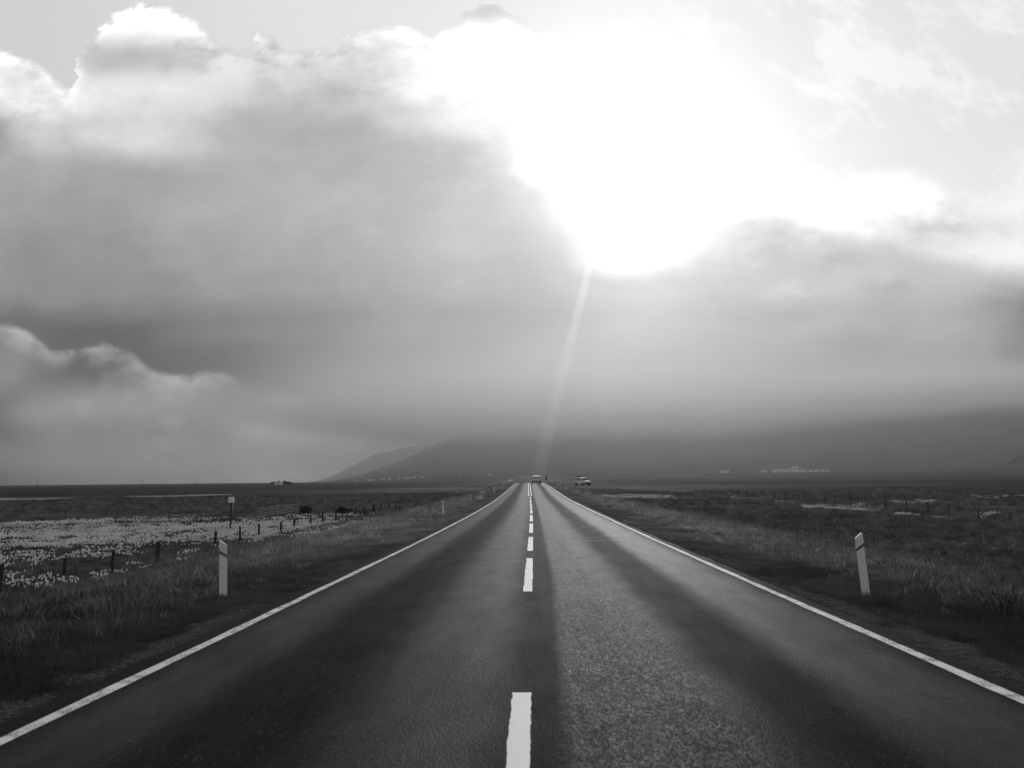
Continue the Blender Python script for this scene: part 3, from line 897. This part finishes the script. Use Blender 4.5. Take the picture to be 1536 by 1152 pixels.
# smaller patches
def patch(poly, n, thr=0.0):
    P_ = [at(*q) for q in poly]
    xs = np.array([p.x for p in P_]); ys = np.array([p.y for p in P_])
    px_ = rng.uniform(xs.min(), xs.max(), n); py_ = rng.uniform(ys.min(), ys.max(), n)
    inside = np.zeros(n, bool); j = len(xs) - 1
    for i in range(len(xs)):
        c = ((ys[i] > py_) != (ys[j] > py_)) & (px_ < (xs[j] - xs[i]) * (py_ - ys[i]) / (ys[j] - ys[i] + 1e-9) + xs[i])
        inside ^= c; j = i
    inside &= vnoise(px_, py_, 2.5, 93) + vnoise(px_, py_, 0.9, 94) * 0.6 > thr
    return px_[inside], py_[inside]
bits = [patch([(904, 744), (935, 741.5), (975, 742), (1012, 746), (1000, 750), (950, 748.5), (908, 748.5)], 2600, -0.12),
        patch([(1204, 760), (1300, 765), (1300, 769.5), (1204, 764.5)], 700, 0.10),
        patch([(1345, 774), (1500, 780), (1502, 784), (1345, 777.5)], 420, 0.08),
        patch([(1340, 753), (1400, 752), (1400, 757), (1340, 758)], 500, 0.12),
        patch([(1440, 745), (1536, 745), (1560, 752), (1440, 750)], 700, 0.12),
        patch([(560, 779), (505, 781), (440, 800), (430, 812), (480, 808), (520, 796), (570, 784)], 420, 0.05),
        patch([(560, 808), (580, 808), (585, 818), (563, 820)], 60, 0.0),
        patch([(600, 762), (640, 762), (640, 768), (600, 770)], 60, 0.1)]
loose = [at(*q) for q in [(1143, 801), (1157, 805), (1168, 802), (1202, 804), (1386, 827), (1447, 820), (1486, 823), (1492, 828), (1494, 829), (1412, 870), (1528, 902), (1452, 880), (1499, 896), (1230, 833), (1225, 790), (1262, 784), (1478, 852)]]
x = np.concatenate([q[0] for q in bits] + [np.array([p.x for p in loose])]); y = np.concatenate([q[1] for q in bits] + [np.array([p.y for p in loose])])
nl = len(loose); s_ = np.concatenate([rng.uniform(0.6, 1.0, len(x) - nl), rng.uniform(0.45, 0.7, nl)])
single = [tuft('cotton_single', 2, 0.07, 0.30, 0.045) for _ in range(3)]
cotton('cotton_grass_patches', x[:-nl], y[:-nl], s_[:-nl], 'scattered patches of white cotton grass in the meadow')
scatter('loose_cotton_heads', pts_on(x[-nl:], y[-nl:]), s_[-nl:], single, 'single white cotton grass heads in the right meadow')

# ------------------------------------------------------------------ reflector posts
def reflector_post(side, label, loc, lean, rz=0.0, h=0.93):
    """side: +1 stands right of the road; the top is cut so that the road side is lower"""
    t = empty('reflector_post', loc, rz)
    t.rotation_euler = (R(random.uniform(-1, 1)), lean, rz)
    w = 0.060; d = 0.022; cut = 0.075; s = side
    def quad(x, z, y_): return (x * s, y_, z)
    prof = [(-w, -0.3), (w, -0.3), (w, h), (-w, h - cut)]
    m = MB()
    fr = [(x * s, -d, z) for x, z in prof]; bk = [(x * s * 0.82, d, z) for x, z in prof]
    m.hexa([fr[0], fr[1], bk[1], bk[0]], [fr[3], fr[2], bk[2], bk[3]])
    m.build('post_body', M_POSTW, t, bevel=0.006)
    zt = 0.17; hb = 0.045
    m = MB()
    y_ = -d - 0.003
    a = [(-w - 0.001, h - cut - zt - hb * 0.5), (w + 0.001, h - zt - hb * 0.5), (w + 0.001, h - zt + hb * 0.5), (-w - 0.001, h - cut - zt + hb * 0.5)]
    f_ = [(x * s, y_, z) for x, z in a]; k_ = [(x * s, d * 0.6, z) for x, z in a]
    m.hexa([f_[0], f_[1], k_[1], k_[0]], [f_[3], f_[2], k_[2], k_[3]])
    m.build('dark_band', M_BAND, t)
    m = MB(); x0, x1 = (-0.045, -0.008)
    m.box(min(x0 * s, x1 * s), max(x0 * s, x1 * s), y_ - 0.002, -d, h - cut - 0.085, h - cut - 0.02)
    m.build('reflector', M_REFL, t, bevel=0.002)
    for zz in (h - 0.09, h - 0.42):
        MB().tube((0.012 * s, -d - 0.004, zz), (0.012 * s, -d, zz), 0.006).build('screw', M_BAND, t)
    tag(t, label, 'reflector post', 'reflector posts along the road edges')
    return t
def on(x, y, dz=0.0): return (x, y, g1(x, y) + dz)
def at_d(px, y):
    """lateral place at distance y seen at column px (near the horizon rows)"""
    return (px - 1.6 - 800.2) / F_PX * y
reflector_post(-1, 'nearest white reflector post on the left verge, leaning a little left', on(-4.82, 11.6), R(-2.6), 0.0, 0.90)
reflector_post(1, 'tilted white reflector post on the right verge beside the meadow', on(4.88, 11.4), R(-3.4), 0.0, 0.96)
reflector_post(-1, 'second white reflector post along the left verge, beyond the flower field', on(-5.25, 43.0), R(-2.5), 0.0, 0.90)
reflector_post(-1, 'small distant third white reflector post on the left verge', on(-5.55, 103.0), R(1.0), 0.0, 0.90)
reflector_post(-1, 'farthest tiny white reflector post on the left verge before the crest', on(-5.9, 143.0), R(2.0), 0.0, 0.90)

# ------------------------------------------------------------------ fences
def fence(name, line_pts, posts, label, cat, hgt, rad, wires, wr, sag=0.0):
    p0 = line_pts[0]
    t = empty(name, on(*p0))
    ox, oy, oz = t.location
    tops = []
    for i, (x, y, hh, lx) in enumerate(posts):
        z = g1(x, y)
        rr = rad * random.uniform(0.85, 1.2)
        b_ = Vector((x - ox, y - oy, z - oz - 0.25)); tp = Vector((x - ox + lx, y - oy + random.uniform(-0.04, 0.04), z - oz + hh))
        m = MB()
        midp = b_.lerp(tp, 0.5) + Vector((random.uniform(-.012, .012), 0, 0))
        m.tube(b_, midp, rr * 1.05, rr, 7); m.tube(midp, tp, rr, rr * 0.88, 7)
        m.build('post', M_WOOD, t)
        tops.append((b_ + Vector((0, 0, 0.25)), tp))
    for k in wires:
        m = MB()
        pts = [a.lerp(b_, k) for a, b_ in tops]
        m.line(pts, wr, 4)
        m.build('wire', M_WIRE, t)
    tag(t, label, cat)
    return t
posts = []
yy_ = [18.4, 21.4, 24.4, 27.4, 30.4, 35.8, 38.9, 42.0, 45.3, 48.1, 51.4, 54.6, 57.8, 61.2, 64.6, 68.0, 71.6, 75.2, 79.0, 83.0]
for i, y_ in enumerate(yy_):
    hh = random.uniform(0.78, 0.95)
    x_ = -15.5 + random.uniform(-0.1, 0.1)
    posts.append((x_, y_, hh, random.uniform(-0.05, 0.05)))
fence('wire_fence', [(-15.5, 18.4)], posts, 'low fence of dark wooden posts and wire before the white flower field', 'fence', 0.9, 0.068, (0.35, 0.62, 0.9), 0.004)
posts = []
y_ = 52.0
while y_ < 150:
    posts.append((34.0 + random.uniform(-0.15, 0.15) + 1.2 * math.sin(y_ * 0.02), y_, random.uniform(0.95, 1.12), random.uniform(-0.05, 0.05)))
    y_ += random.choice([3.6, 4.2, 4.8])
fence('wire_fence', [(34.0, 52.0)], posts, 'long wire fence with thin posts across the right meadow', 'fence', 1.05, 0.05, (0.2, 0.4, 0.6, 0.78, 0.95), 0.008)

# leftover posts near the gate
pp = at(561, 774)
MB().tube((0, 0, -0.3), (0.02, 0, 1.1), 0.09, 0.08, 8).build('wooden_post', M_WOOD, loc=tuple(pp))
tag(bpy.data.objects['wooden_post'], 'single thick wooden post standing at the end of the left meadow', 'post')
for px, py, hh, lx, lb in ((541, 776, 0.62, -0.14, 'short leaning stump post beside the pair of low bushes'), (551.5, 774, 0.62, -0.30, 'thin curved stick post just left of the single thick post')):
    p = at(px, py)
    m = MB(); m.line([(0, 0, -0.2), (0, 0, hh * 0.4), (lx * 0.4, 0, hh * 0.75), (lx, 0, hh)], 0.06 if lx > -0.2 else 0.035, 6)
    o = m.build('wooden_post', M_WOOD, loc=tuple(p)); tag(o, lb, 'post')
p = at(98, 776)
o = MB().tube((0, 0, -0.3), (0, 0, 0.75), 0.045, 0.04, 7).build('wooden_post', M_WOOD, loc=tuple(p)); tag(o, 'lone thin stake in the dark moor behind the left end of the flowers', 'post')

# marker pole with white box in the flower field
p = at(345, 798)
t = empty('marker_pole', tuple(p))
tag(t, 'tall dark pole with a small white box on top in the flower field', 'marker')
D = p.y
hp = 52 / F_PX * D
MB().tube((0, 0, -0.3), (0.02, 0, hp - 0.38), 0.055, 0.05, 8).build('pole', M_WOOD, t)
MB().hexa([(-0.19, -0.12, hp - 0.38), (0.19, -0.12, hp - 0.38), (0.19, 0.12, hp - 0.38), (-0.19, 0.12, hp - 0.38)],
          [(-0.14, -0.12, hp), (0.15, -0.12, hp), (0.15, 0.12, hp), (-0.14, 0.12, hp)]).build('box', M_WALLW, t, bevel=0.012)
MB().tube((0.11, 0.0, hp - 1.05), (0.12, 0.0, hp - 0.34), 0.022, 0.022, 6).build('bracket', M_METAL, t)
MB().box(-0.06, 0.13, -0.02, 0.02, hp - 0.72, hp - 0.68).build('brace', M_METAL, t)

# field gate of pale rails
pa = at(384, 778); pb = Vector((at_d(450, 80.0), 80.0, 0)); pb.z = g1(pb.x, pb.y)
t = empty('field_gate', tuple(pa))
tag(t, 'pale metal rail fence panel in the meadow behind the flowers', 'gate')
q = pb - pa
n_r = 4
for k in range(n_r):
    zz = 0.18 + 0.24 * k
    MB().tube((0, 0, zz), (q.x, q.y, q.z + zz * 0.92), 0.025, 0.025, 6).build('rail', M_DULL, t)
for s_ in (0.0, 0.33, 0.66, 1.0):
    MB().tube((q.x * s_, q.y * s_ + 0.03, q.z * s_ - 0.2), (q.x * s_, q.y * s_ + 0.03, q.z * s_ + 1.0), 0.03, 0.03, 6).build('upright', M_DULL if s_ else M_WOOD, t)

# ------------------------------------------------------------------ shrubs
def shrub(px, py, w, h, label, seed, D=None):
    rs = np.random.default_rng(seed)
    p = at(px, py)
    t = empty('shrub', tuple(p))
    n = 2600
    d = rs.normal(size=(n, 3)); d /= np.linalg.norm(d, axis=1)[:, None]
    rad = rs.random(n) ** 0.45
    lob = 1 + 0.35 * np.sin(d[:, 0] * 4 + seed) * np.cos(d[:, 2] * 5 + d[:, 1] * 3)
    c = d * (rad * lob)[:, None] * np.array([w / 2, w / 2.4, h / 2]) + np.array([0, 0, h * 0.5])
    c[:, 2] = np.maximum(c[:, 2], 0.03)
    s = 0.045
    a = rs.normal(size=(n, 3)); a /= np.linalg.norm(a, axis=1)[:, None]
    b_ = np.cross(a, rs.normal(size=(n, 3))); b_ /= np.linalg.norm(b_, axis=1)[:, None]
    V_ = np.stack([c - a * s, c + b_ * s * 0.6, c + a * s, c - b_ * s * 0.6], 1).reshape(-1, 3)
    o = mesh_np('foliage', V_, np.arange(n * 4).reshape(n, 4), M_LEAF, t)
    m = MB()
    for i in range(9):
        e = (rs.uniform(-w / 3, w / 3), rs.uniform(-w / 4, w / 4), h * rs.uniform(0.5, 0.95)); m.tube((rs.uniform(-.08, .08), 0, -0.1), e, 0.02, 0.006, 5)
    m.build('branches', M_WOOD, t)
    tag(t, label, 'shrub')
shrub(458, 773, 1.25, 0.95, 'dark round bush at the right end of the pale rail fence', 3)
shrub(512, 773, 1.05, 0.85, 'low dark bush left of the leaning stump post', 5)
shrub(523, 772, 0.9, 0.55, 'smaller flat bush touching the low dark bush', 8)
def farshrub(px, py, w, h, label, seed):
    shrub(px, py, w, h, label, seed)

# ------------------------------------------------------------------ vehicles
def wheel(parent, x, y, r, w, side):
    m = MB(); m.tube((x - w / 2, y, r), (x + w / 2, y, r), r, r, 20)
    o = m.build('wheel', M_RUB, parent, bevel=0.02)
    m = MB(); xo = x + side * (w / 2 + 0.004)
    m.tube((xo - side * 0.02, y, r), (xo + side * 0.012, y, r), r * 0.62, r * 0.56, 16)
    m.build('rim', M_METAL, o)
    m = MB(); m.tube((xo, y, r), (xo + side * 0.03, y, r), r * 0.18, r * 0.14, 8); m.build('hub_cap', M_DARKP, o)
    return o

def make_car(loc, rz):
    """pale hatchback seen from behind; local +Y is its front"""
    t = empty('car', loc, rz)
    W = 0.93
    prof = [(-2.08, 0.42), (-2.14, 0.62), (-2.08, 0.98), (-1.30, 1.02), (0.85, 0.98), (1.85, 0.80), (2.10, 0.62), (2.08, 0.32), (1.75, 0.26), (-1.75, 0.26)]
    MB().prism(prof, -W, W, -W + 0.06, W - 0.06, (0.6, 1.02)).build('body', M_PAINTS, t, bevel=0.035, smooth_=False)
    prof = [(-1.98, 0.98), (-1.72, 1.44), (-1.25, 1.56), (0.15, 1.54), (0.92, 0.98)]
    MB().prism(prof, -W + 0.06, W - 0.06, -0.60, 0.60, (0.98, 1.56)).build('roof', M_PAINTW, t, bevel=0.04)
    # windows a little proud of the cabin
    def pane(name, q, m=M_GLASS, th=0.012):
        a = [Vector(v_) for v_ in q]; nrm = (a[1] - a[0]).cross(a[2] - a[0]).normalized() * th
        MB().hexa(a, [v_ + nrm for v_ in a]).build(name, m, t)
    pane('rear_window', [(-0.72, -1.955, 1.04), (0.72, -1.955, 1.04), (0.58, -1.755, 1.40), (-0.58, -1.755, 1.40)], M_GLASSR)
    pane('windscreen', [(0.72, 0.88, 1.03), (-0.72, 0.88, 1.03), (-0.56, 0.22, 1.50), (0.56, 0.22, 1.50)])
    for s in (-1, 1):
        q = [(s * 0.868, -1.55, 1.02), (s * 0.868, 0.65, 1.02), (s * 0.668, 0.12, 1.44), (s * 0.668, -1.35, 1.44)]
        pane('side_window', q if s > 0 else q[::-1])
        MB().box(s * 0.80 - 0.11, s * 0.80 + 0.11, -2.12, -2.02, 0.72, 0.94).build('tail_light', M_LENS, t, bevel=0.02)
        MB().box(s * 0.72 - 0.16, s * 0.72 + 0.16, 1.90, 2.04, 0.62, 0.74).build('headlight', M_LENS, t, bevel=0.02)
        MB().box(s * 1.0 - 0.10, s * 1.0 + 0.08, 0.45, 0.60, 1.0, 1.13).build('mirror', M_DARKP, t, bevel=0.03)
        wheel(t, s * 0.80, -1.28, 0.32, 0.22, s); wheel(t, s * 0.80, 1.30, 0.32, 0.22, s)
    MB().box(-0.90, 0.90, -2.22, -2.02, 0.34, 0.56).build('bumper', M_DULL, t, bevel=0.05)
    MB().box(-0.26, 0.26, -2.170, -2.13, 0.64, 0.75).build('number_plate', M_REFL, t)
    tag(t, 'pale grey car seen from behind driving over the crest of the road', 'car')
    return t
yc = 166.0
car = make_car((at_d(804.5, yc), yc, float(zr(yc))), R(1.0))
car.scale = (1.12, 1.12, 1.12)

def make_jeep(loc, rz):
    """boxy white off-roader with a laden roof rack; local +Y is its front"""
    t = empty('off_road_vehicle', loc, rz)
    W = 0.92
    prof = [(-2.15, 0.55), (-2.18, 1.12), (0.95, 1.15), (1.05, 1.18), (1.98, 1.08), (2.10, 0.98), (2.10, 0.60), (1.9, 0.50), (-1.9, 0.50)]
    MB().prism(prof, -W, W, -W + 0.03, W - 0.03, (0.9, 1.18)).build('body', M_PAINTW, t, bevel=0.04)
    prof = [(-2.12, 1.12), (-2.04, 1.84), (-1.9, 1.90), (0.25, 1.88), (0.42, 1.82), (0.95, 1.15)]
    MB().prism(prof, -W + 0.03, W - 0.03, -0.74, 0.74, (1.12, 1.90)).build('cabin', M_PAINTW, t, bevel=0.04)
    def pane(name, q, th=0.014):
        a = [Vector(v_) for v_ in q]; nrm = (a[1] - a[0]).cross(a[2] - a[0]).normalized() * th
        MB().hexa(a, [v_ + nrm for v_ in a]).build(name, M_GLASS, t)
    pane('windscreen', [(0.78, 0.92, 1.22), (-0.78, 0.92, 1.22), (-0.69, 0.50, 1.75), (0.69, 0.50, 1.75)])
    pane('rear_window', [(-0.70, -2.11, 1.25), (0.70, -2.11, 1.25), (0.62, -2.055, 1.75), (-0.62, -2.055, 1.75)])
    for s in (-1, 1):
        for y0, y1, y2, y3 in ((-2.0, -1.20, -1.20, -1.95), (-1.08, -0.18, -0.18, -1.08), (-0.08, 0.75, 0.32, -0.08)):
            q = [(s * 0.872, y0, 1.22), (s * 0.872, y1, 1.22), (s * 0.772, y2, 1.72), (s * 0.772, y3, 1.72)]
            pane('side_window', q if s > 0 else q[::-1])
        MB().tube((s * 0.68, 2.08, 0.86), (s * 0.68, 2.13, 0.86), 0.11, 0.11, 14).build('headlight', M_LENS, t)
        MB().box(s * 1.03 - 0.10, s * 1.03 + 0.06, 0.62, 0.78, 1.18, 1.36).build('mirror', M_DARKP, t, bevel=0.02)
        for y_ in (-1.32, 1.36):
            wheel(t, s * 0.82, y_, 0.40, 0.27, s)
            m = MB(); a0 = []
            for k in range(9):
                th = math.pi * k / 8; a0.append((y_ + math.cos(th) * 0.50, 0.42 + math.sin(th) * 0.46))
            m.line([(s * 0.95, y, z) for y, z in a0], 0.045, 6); m.build('wheel_arch', M_DULL, t)
        MB().tube((s * 0.90, -0.9, 0.46), (s * 0.90, 0.9, 0.46), 0.05, 0.05, 8).build('side_step', M_DARKP, t)
    MB().box(-0.92, 0.92, 2.10, 2.26, 0.50, 0.70).build('front_bumper', M_DARKP, t, bevel=0.03)
    MB().box(-0.92, 0.92, -2.34, -2.16, 0.50, 0.68).build('rear_bumper', M_DARKP, t, bevel=0.03)
    g = MB().box(-0.50, 0.50, 2.095, 2.125, 0.74, 0.98).build('grille', M_DARKP, t)
    m = MB()
    for x_ in np.linspace(-0.42, 0.42, 7): m.box(x_ - 0.02, x_ + 0.02, 2.125, 2.145, 0.76, 0.96)
    m.build('grille_bars', M_METAL, g)
    MB().tube((0, -2.40, 1.12), (0, -2.18, 1.12), 0.38, 0.38, 18).build('spare_wheel', M_RUB, t, bevel=0.02)
    rk = empty('roof_rack', (0, 0, 0)); C.objects.unlink(rk); bpy.data.objects.remove(rk)
    m = MB()
    for s in (-1, 1):
        m.tube((s * 0.66, -1.85, 2.05), (s * 0.66, 0.1, 2.05), 0.025, n=6); m.tube((s * 0.66, -1.85, 2.17), (s * 0.66, 0.1, 2.17), 0.02, n=6)
        for y_ in (-1.8, -1.0, -0.3, 0.1): m.tube((s * 0.66, y_, 1.87), (s * 0.66, y_, 2.17), 0.018, n=5)
    for y_ in np.linspace(-1.85, 0.1, 7): m.tube((-0.66, y_, 2.05), (0.66, y_, 2.05), 0.022, n=5)
    m.build('roof_rack', M_DARKP, t)
    tag(t, 'white boxy off-road vehicle with roof rack parked on the grass right of the road', 'car')
    o = MB().box(-0.42, 0.30, -1.45, -0.55, 2.075, 2.26).build('roof_bag', M_DARKP, None, bevel=0.06)
    o.location = loc; o.rotation_euler = (0, 0, rz); o.scale = (0.93, 0.93, 0.93)
    tag(o, 'dark bag lying on the roof rack of the white off-road vehicle', 'bag')
    return t
yj = 161.0
xj = at_d(873, yj)
jeep = make_jeep((xj, yj, g1(xj, yj) - 0.02), R(180 + 30))
jeep.scale = (0.93, 0.93, 0.93)
# roadside sign on the far verge, pale marker beside it
ys_ = 172.0
xs_ = at_d(819.3, ys_)
t = empty('road_sign', on(xs_, ys_))
MB().tube((0, 0.03, -0.3), (0, 0.03, 1.7), 0.04, 0.04, 8).build('pole', M_METAL, t)
MB().box(-0.17, 0.17, -0.03, -0.005, 0.75, 1.68).build('panel', M_DARKP, t, bevel=0.01)
tag(t, 'narrow dark sign panel on a pole just right of the car', 'sign')
xs2 = at_d(823.5, ys_)
o = MB().hexa([(-0.5, -0.2, -0.2), (0.45, -0.25, -0.2), (0.4, 0.25, -0.2), (-0.45, 0.2, -0.2)], [(-0.35, -0.1, 0.25), (0.25, -0.15, 0.42), (0.2, 0.12, 0.40), (-0.3, 0.1, 0.22)]).build('boulder', M_STONE, None, bevel=0.08, loc=on(xs2, ys_, 0.0))
tag(o, 'pale boulder at the foot of the narrow dark sign', 'stone')
# guard rail on the left of the crest
t = empty('guard_rail', on(at_d(762, 150), 150.0))
ox, oy, oz = t.location
A_ = Vector((0, 0, 0)); 
pts = [(at_d(763.0, 150), 150.0), (at_d(765.5, 168), 168.0), (at_d(769.5, 196), 196.0)]
m = MB(); P_ = []
for x_, y_ in pts:
    z_ = float(zr(y_)); P_.append(Vector((x_ - ox, y_ - oy, z_ - oz + 0.75)))
for a, b_ in zip(P_[:-1], P_[1:]):
    m.hexa([a + Vector((-0.05, 0, -0.17)), a + Vector((0.05, 0, -0.17)), b_ + Vector((0.05, 0, -0.17)), b_ + Vector((-0.05, 0, -0.17))],
           [a + Vector((-0.05, 0, 0.17)), a + Vector((0.05, 0, 0.17)), b_ + Vector((0.05, 0, 0.17)), b_ + Vector((-0.05, 0, 0.17))])
m.build('beam', M_WALLW, t)
for k in range(9):
    f = k / 8 * (len(P_) - 1); i = min(int(f), len(P_) - 2); a = P_[i].lerp(P_[i + 1], f - i)
    MB().box(a.x - 0.12, a.x - 0.06, a.y - 0.05, a.y + 0.05, a.z - 1.6, a.z + 0.1).build('post', M_METAL, t)
tag(t, 'short pale guard rail catching the light left of the road crest', 'guard rail')

# ------------------------------------------------------------------ power poles
def make_power_pole():
    t = empty('power_pole', (0, 0, 0))
    MB().tube((0, 0, -1), (0, 0, 8.6), 0.30, 0.22, 8).build('pole', M_WOOD, t)
    MB().box(-0.9, 0.9, -0.12, 0.12, 7.95, 8.25).build('crossarm', M_WOOD, t)
    for x_ in (-0.8, 0.0, 0.8):
        z_ = 8.22 if x_ else 8.6
        MB().tube((x_, 0, z_), (x_, 0, z_ + 0.22), 0.06, 0.04, 6).build('insulator', M_DARKP, t)
    return t
pole0 = make_power_pole()
specs = [(48, 900, 'first power pole from the left edge, tallest and clearest on the skyline'), (209, 1180, 'second power pole from the left edge, above the gap between the water strips'),
         (293, 1400, 'third power pole from the left edge, above the right-hand strip of water'), (352, 1700, 'fourth power pole, small and faint just above the white-boxed marker'),
         (443, 1560, 'last power pole on the right, just beyond the small far farm')]
prev = None; pole_xyz = []
for i, (px, D, lb) in enumerate(specs):
    o = pole0 if i == 0 else copy_tree(pole0)
    x_ = (px - 1.5 - 800.2) / F_PX * D
    o.location = (x_, D, g1(x_, D)); o.rotation_euler = (0, 0, R(35))
    tag(o, lb, 'power pole', 'power poles on the left skyline')
    pole_xyz.append(Vector(o.location))

# ------------------------------------------------------------------ far farms and houses
def house(px, py, D, w, d, h, roof, label, rz=0.0, tower=0.0, group=None, nwin=3, roofm=None, wallm=None, on_ground=True):
    dr = ray(px, py); tt = D / dr[1]
    x_, y_ = dr[0] * tt, D
    z_ = g1(x_, y_)
    zz = max(z_, dr[2] * tt) if not on_ground else z_
    t = empty('farmhouse' if not tower else 'silo_block', (x_, y_, zz), rz)
    MB().box(-w / 2, w / 2, -d / 2, d / 2, -6, h).build('wall', wallm or M_WALLW, t)
    if roof > 0:
        MB().prism([(-d / 2 - 0.4, h + 0.003), (0, h + roof), (d / 2 + 0.4, h + 0.003)], -w / 2 - 0.4, w / 2 + 0.4).build('roof', roofm or M_ROOFG, t)
    else:
        MB().box(-w / 2 - 0.3, w / 2 + 0.3, -d / 2 - 0.3, d / 2 + 0.3, h + 0.003, h + 0.6).build('roof', roofm or M_ROOFG, t)
    for k in range(nwin):
        xw = (k + 0.5) / nwin * w - w / 2
        MB().box(xw - w / nwin * 0.2, xw + w / nwin * 0.2, -d / 2 - 0.06, -d / 2 + 0.1, h * 0.35, h * 0.72).build('window', M_DARKW, t)
    tag(t, label, 'house' if not tower else 'building', group)
    return t
g_ = 'white houses at the foot of the left slopes'
D = 3300.0
def zfix(px, py, D): 
    dr = ray(px, py); return dr[2] * D / dr[1]
for px, w, h, lb in ((536, 12, 4, 'small white house at the left end of the row below the left slope'), (556, 34, 4.5, 'long low white barn, second building from the left below the slope'),
                     (575, 14, 6, 'white house just left of the brightest white house below the slope'), (585, 12, 7, 'brightest white house, middle of the row below the slope'),
                     (599, 10, 6, 'small white house between the bright house and the long white shed'), (612, 36, 4.5, 'long white shed near the right end of the row below the slope'),
                     (622, 9, 9, 'tall narrow white house above the long white shed'), (633, 12, 5, 'last white house at the right end of the row below the slope')):
    house(px, 720, D, w, 10, h, 3.0, lb, R(random.uniform(-8, 8)))
for px, w, h, lb in ((664, 10, 5, 'tiny farm house alone left of the road, on the rising ground'), (689, 9, 7, 'small white gable house up the slope left of the car'), (735, 30, 5, 'long pale farm building nearest the road on its left'),):
    house(px, 714, 3700.0, w, 10, h, 3.0, lb)
# the farm by the small dark grove
for px, w, lb in ((414, 3.4, 'left one of two small white gables in the dark grove on the left moor'), (421, 4.2, 'right and brighter of two white gables in the dark grove on the left moor')):
    house(px, 727, 895.0, w, 4, 2.6, 1.0, lb, nwin=2)
for i, (px, w, h, lb) in enumerate(((410, 6, 3.6, 'low dark tree left of the two white gables on the far moor'), (417.5, 5, 4.2, 'dark tree between the two white gables on the far moor'), (427, 9, 4.4, 'widest dark tree right of the white gables on the far moor'), (434, 6, 3.4, 'last low dark tree at the right end of the far grove'))):
    rs = np.random.default_rng(40 + i)
    x_ = (px - 1.5 - 800.2) / F_PX * 915.0
    t = empty('tree', (x_, 915.0, g1(x_, 915.0)))
    n = 900
    d = rs.normal(size=(n, 3)); d /= np.linalg.norm(d, axis=1)[:, None]
    c = d * (rs.random(n) ** 0.4 * (1 + 0.3 * np.sin(d[:, 0] * 5 + i)))[:, None] * np.array([w / 2, w / 2, h / 2]) + np.array([0, 0, h * 0.55])
    a = rs.normal(size=(n, 3)); a /= np.linalg.norm(a, axis=1)[:, None]
    b_ = np.cross(a, rs.normal(size=(n, 3))); b_ /= np.linalg.norm(b_, axis=1)[:, None]
    V_ = np.stack([c - a * .45, c + b_ * .3, c + a * .45, c - b_ * .3], 1).reshape(-1, 3)
    mesh_np('crown', V_, np.arange(n * 4).reshape(n, 4), M_LEAF, t)
    MB().tube((0, 0, -0.5), (0, 0, h * 0.6), 0.22, 0.1, 7).build('trunk', M_WOOD, t)
    tag(t, lb, 'tree')
# the large white works at the right
D = 3500.0
for px, w, h, rf, tw, lb in ((1084, 20, 6, 3, 0, 'left of two faint pale sheds on the plain right of the off-road vehicle'), (1092, 14, 7, 3, 0, 'right of two faint pale sheds on the plain right of the off-road vehicle'),
                     (1146, 26, 6, 3, 0, 'faint pale farm building left of the white works'), (1163, 22, 9, 3, 0, 'leftmost white building of the large works'),
                     (1172, 16, 12, 3, 0, 'second white building from the left in the large works'), (1181, 26, 11, 0, 0, 'flat white hall beside the tower blocks of the works'),
                     (1190, 10, 21, 0, 1, 'left tall white tower block of the works'), (1195.5, 12, 23, 0, 1, 'right and tallest white tower block of the works'),
                     (1203, 20, 10, 3, 0, 'white hall just right of the tower blocks'), (1224, 110, 5, 2, 0, 'very long low pale shed stretching right from the works')):
    house(px, 709, D, w, 18, h + 4, rf, lb, tower=tw, nwin=4)

# small pale leaf on the asphalt
o = MB().hexa([(-0.03, -0.01, 0), (0.03, -0.012, 0), (0.035, 0.008, 0), (-0.025, 0.012, 0)], [(-0.02, -0.006, 0.012), (0.024, -0.008, 0.016), (0.026, 0.004, 0.016), (-0.018, 0.006, 0.010)]).build('pebble', M_STONE, None)
dp = ray(302, 1119); tp = 3.9 / dp[1]
yp = 4.25; xp = dp[0] / dp[1] * yp
o.location = (xp, yp, float(zr(yp)) + 0.001)
tag(o, 'small pale chip of stone lying on the left lane near the camera', 'stone')
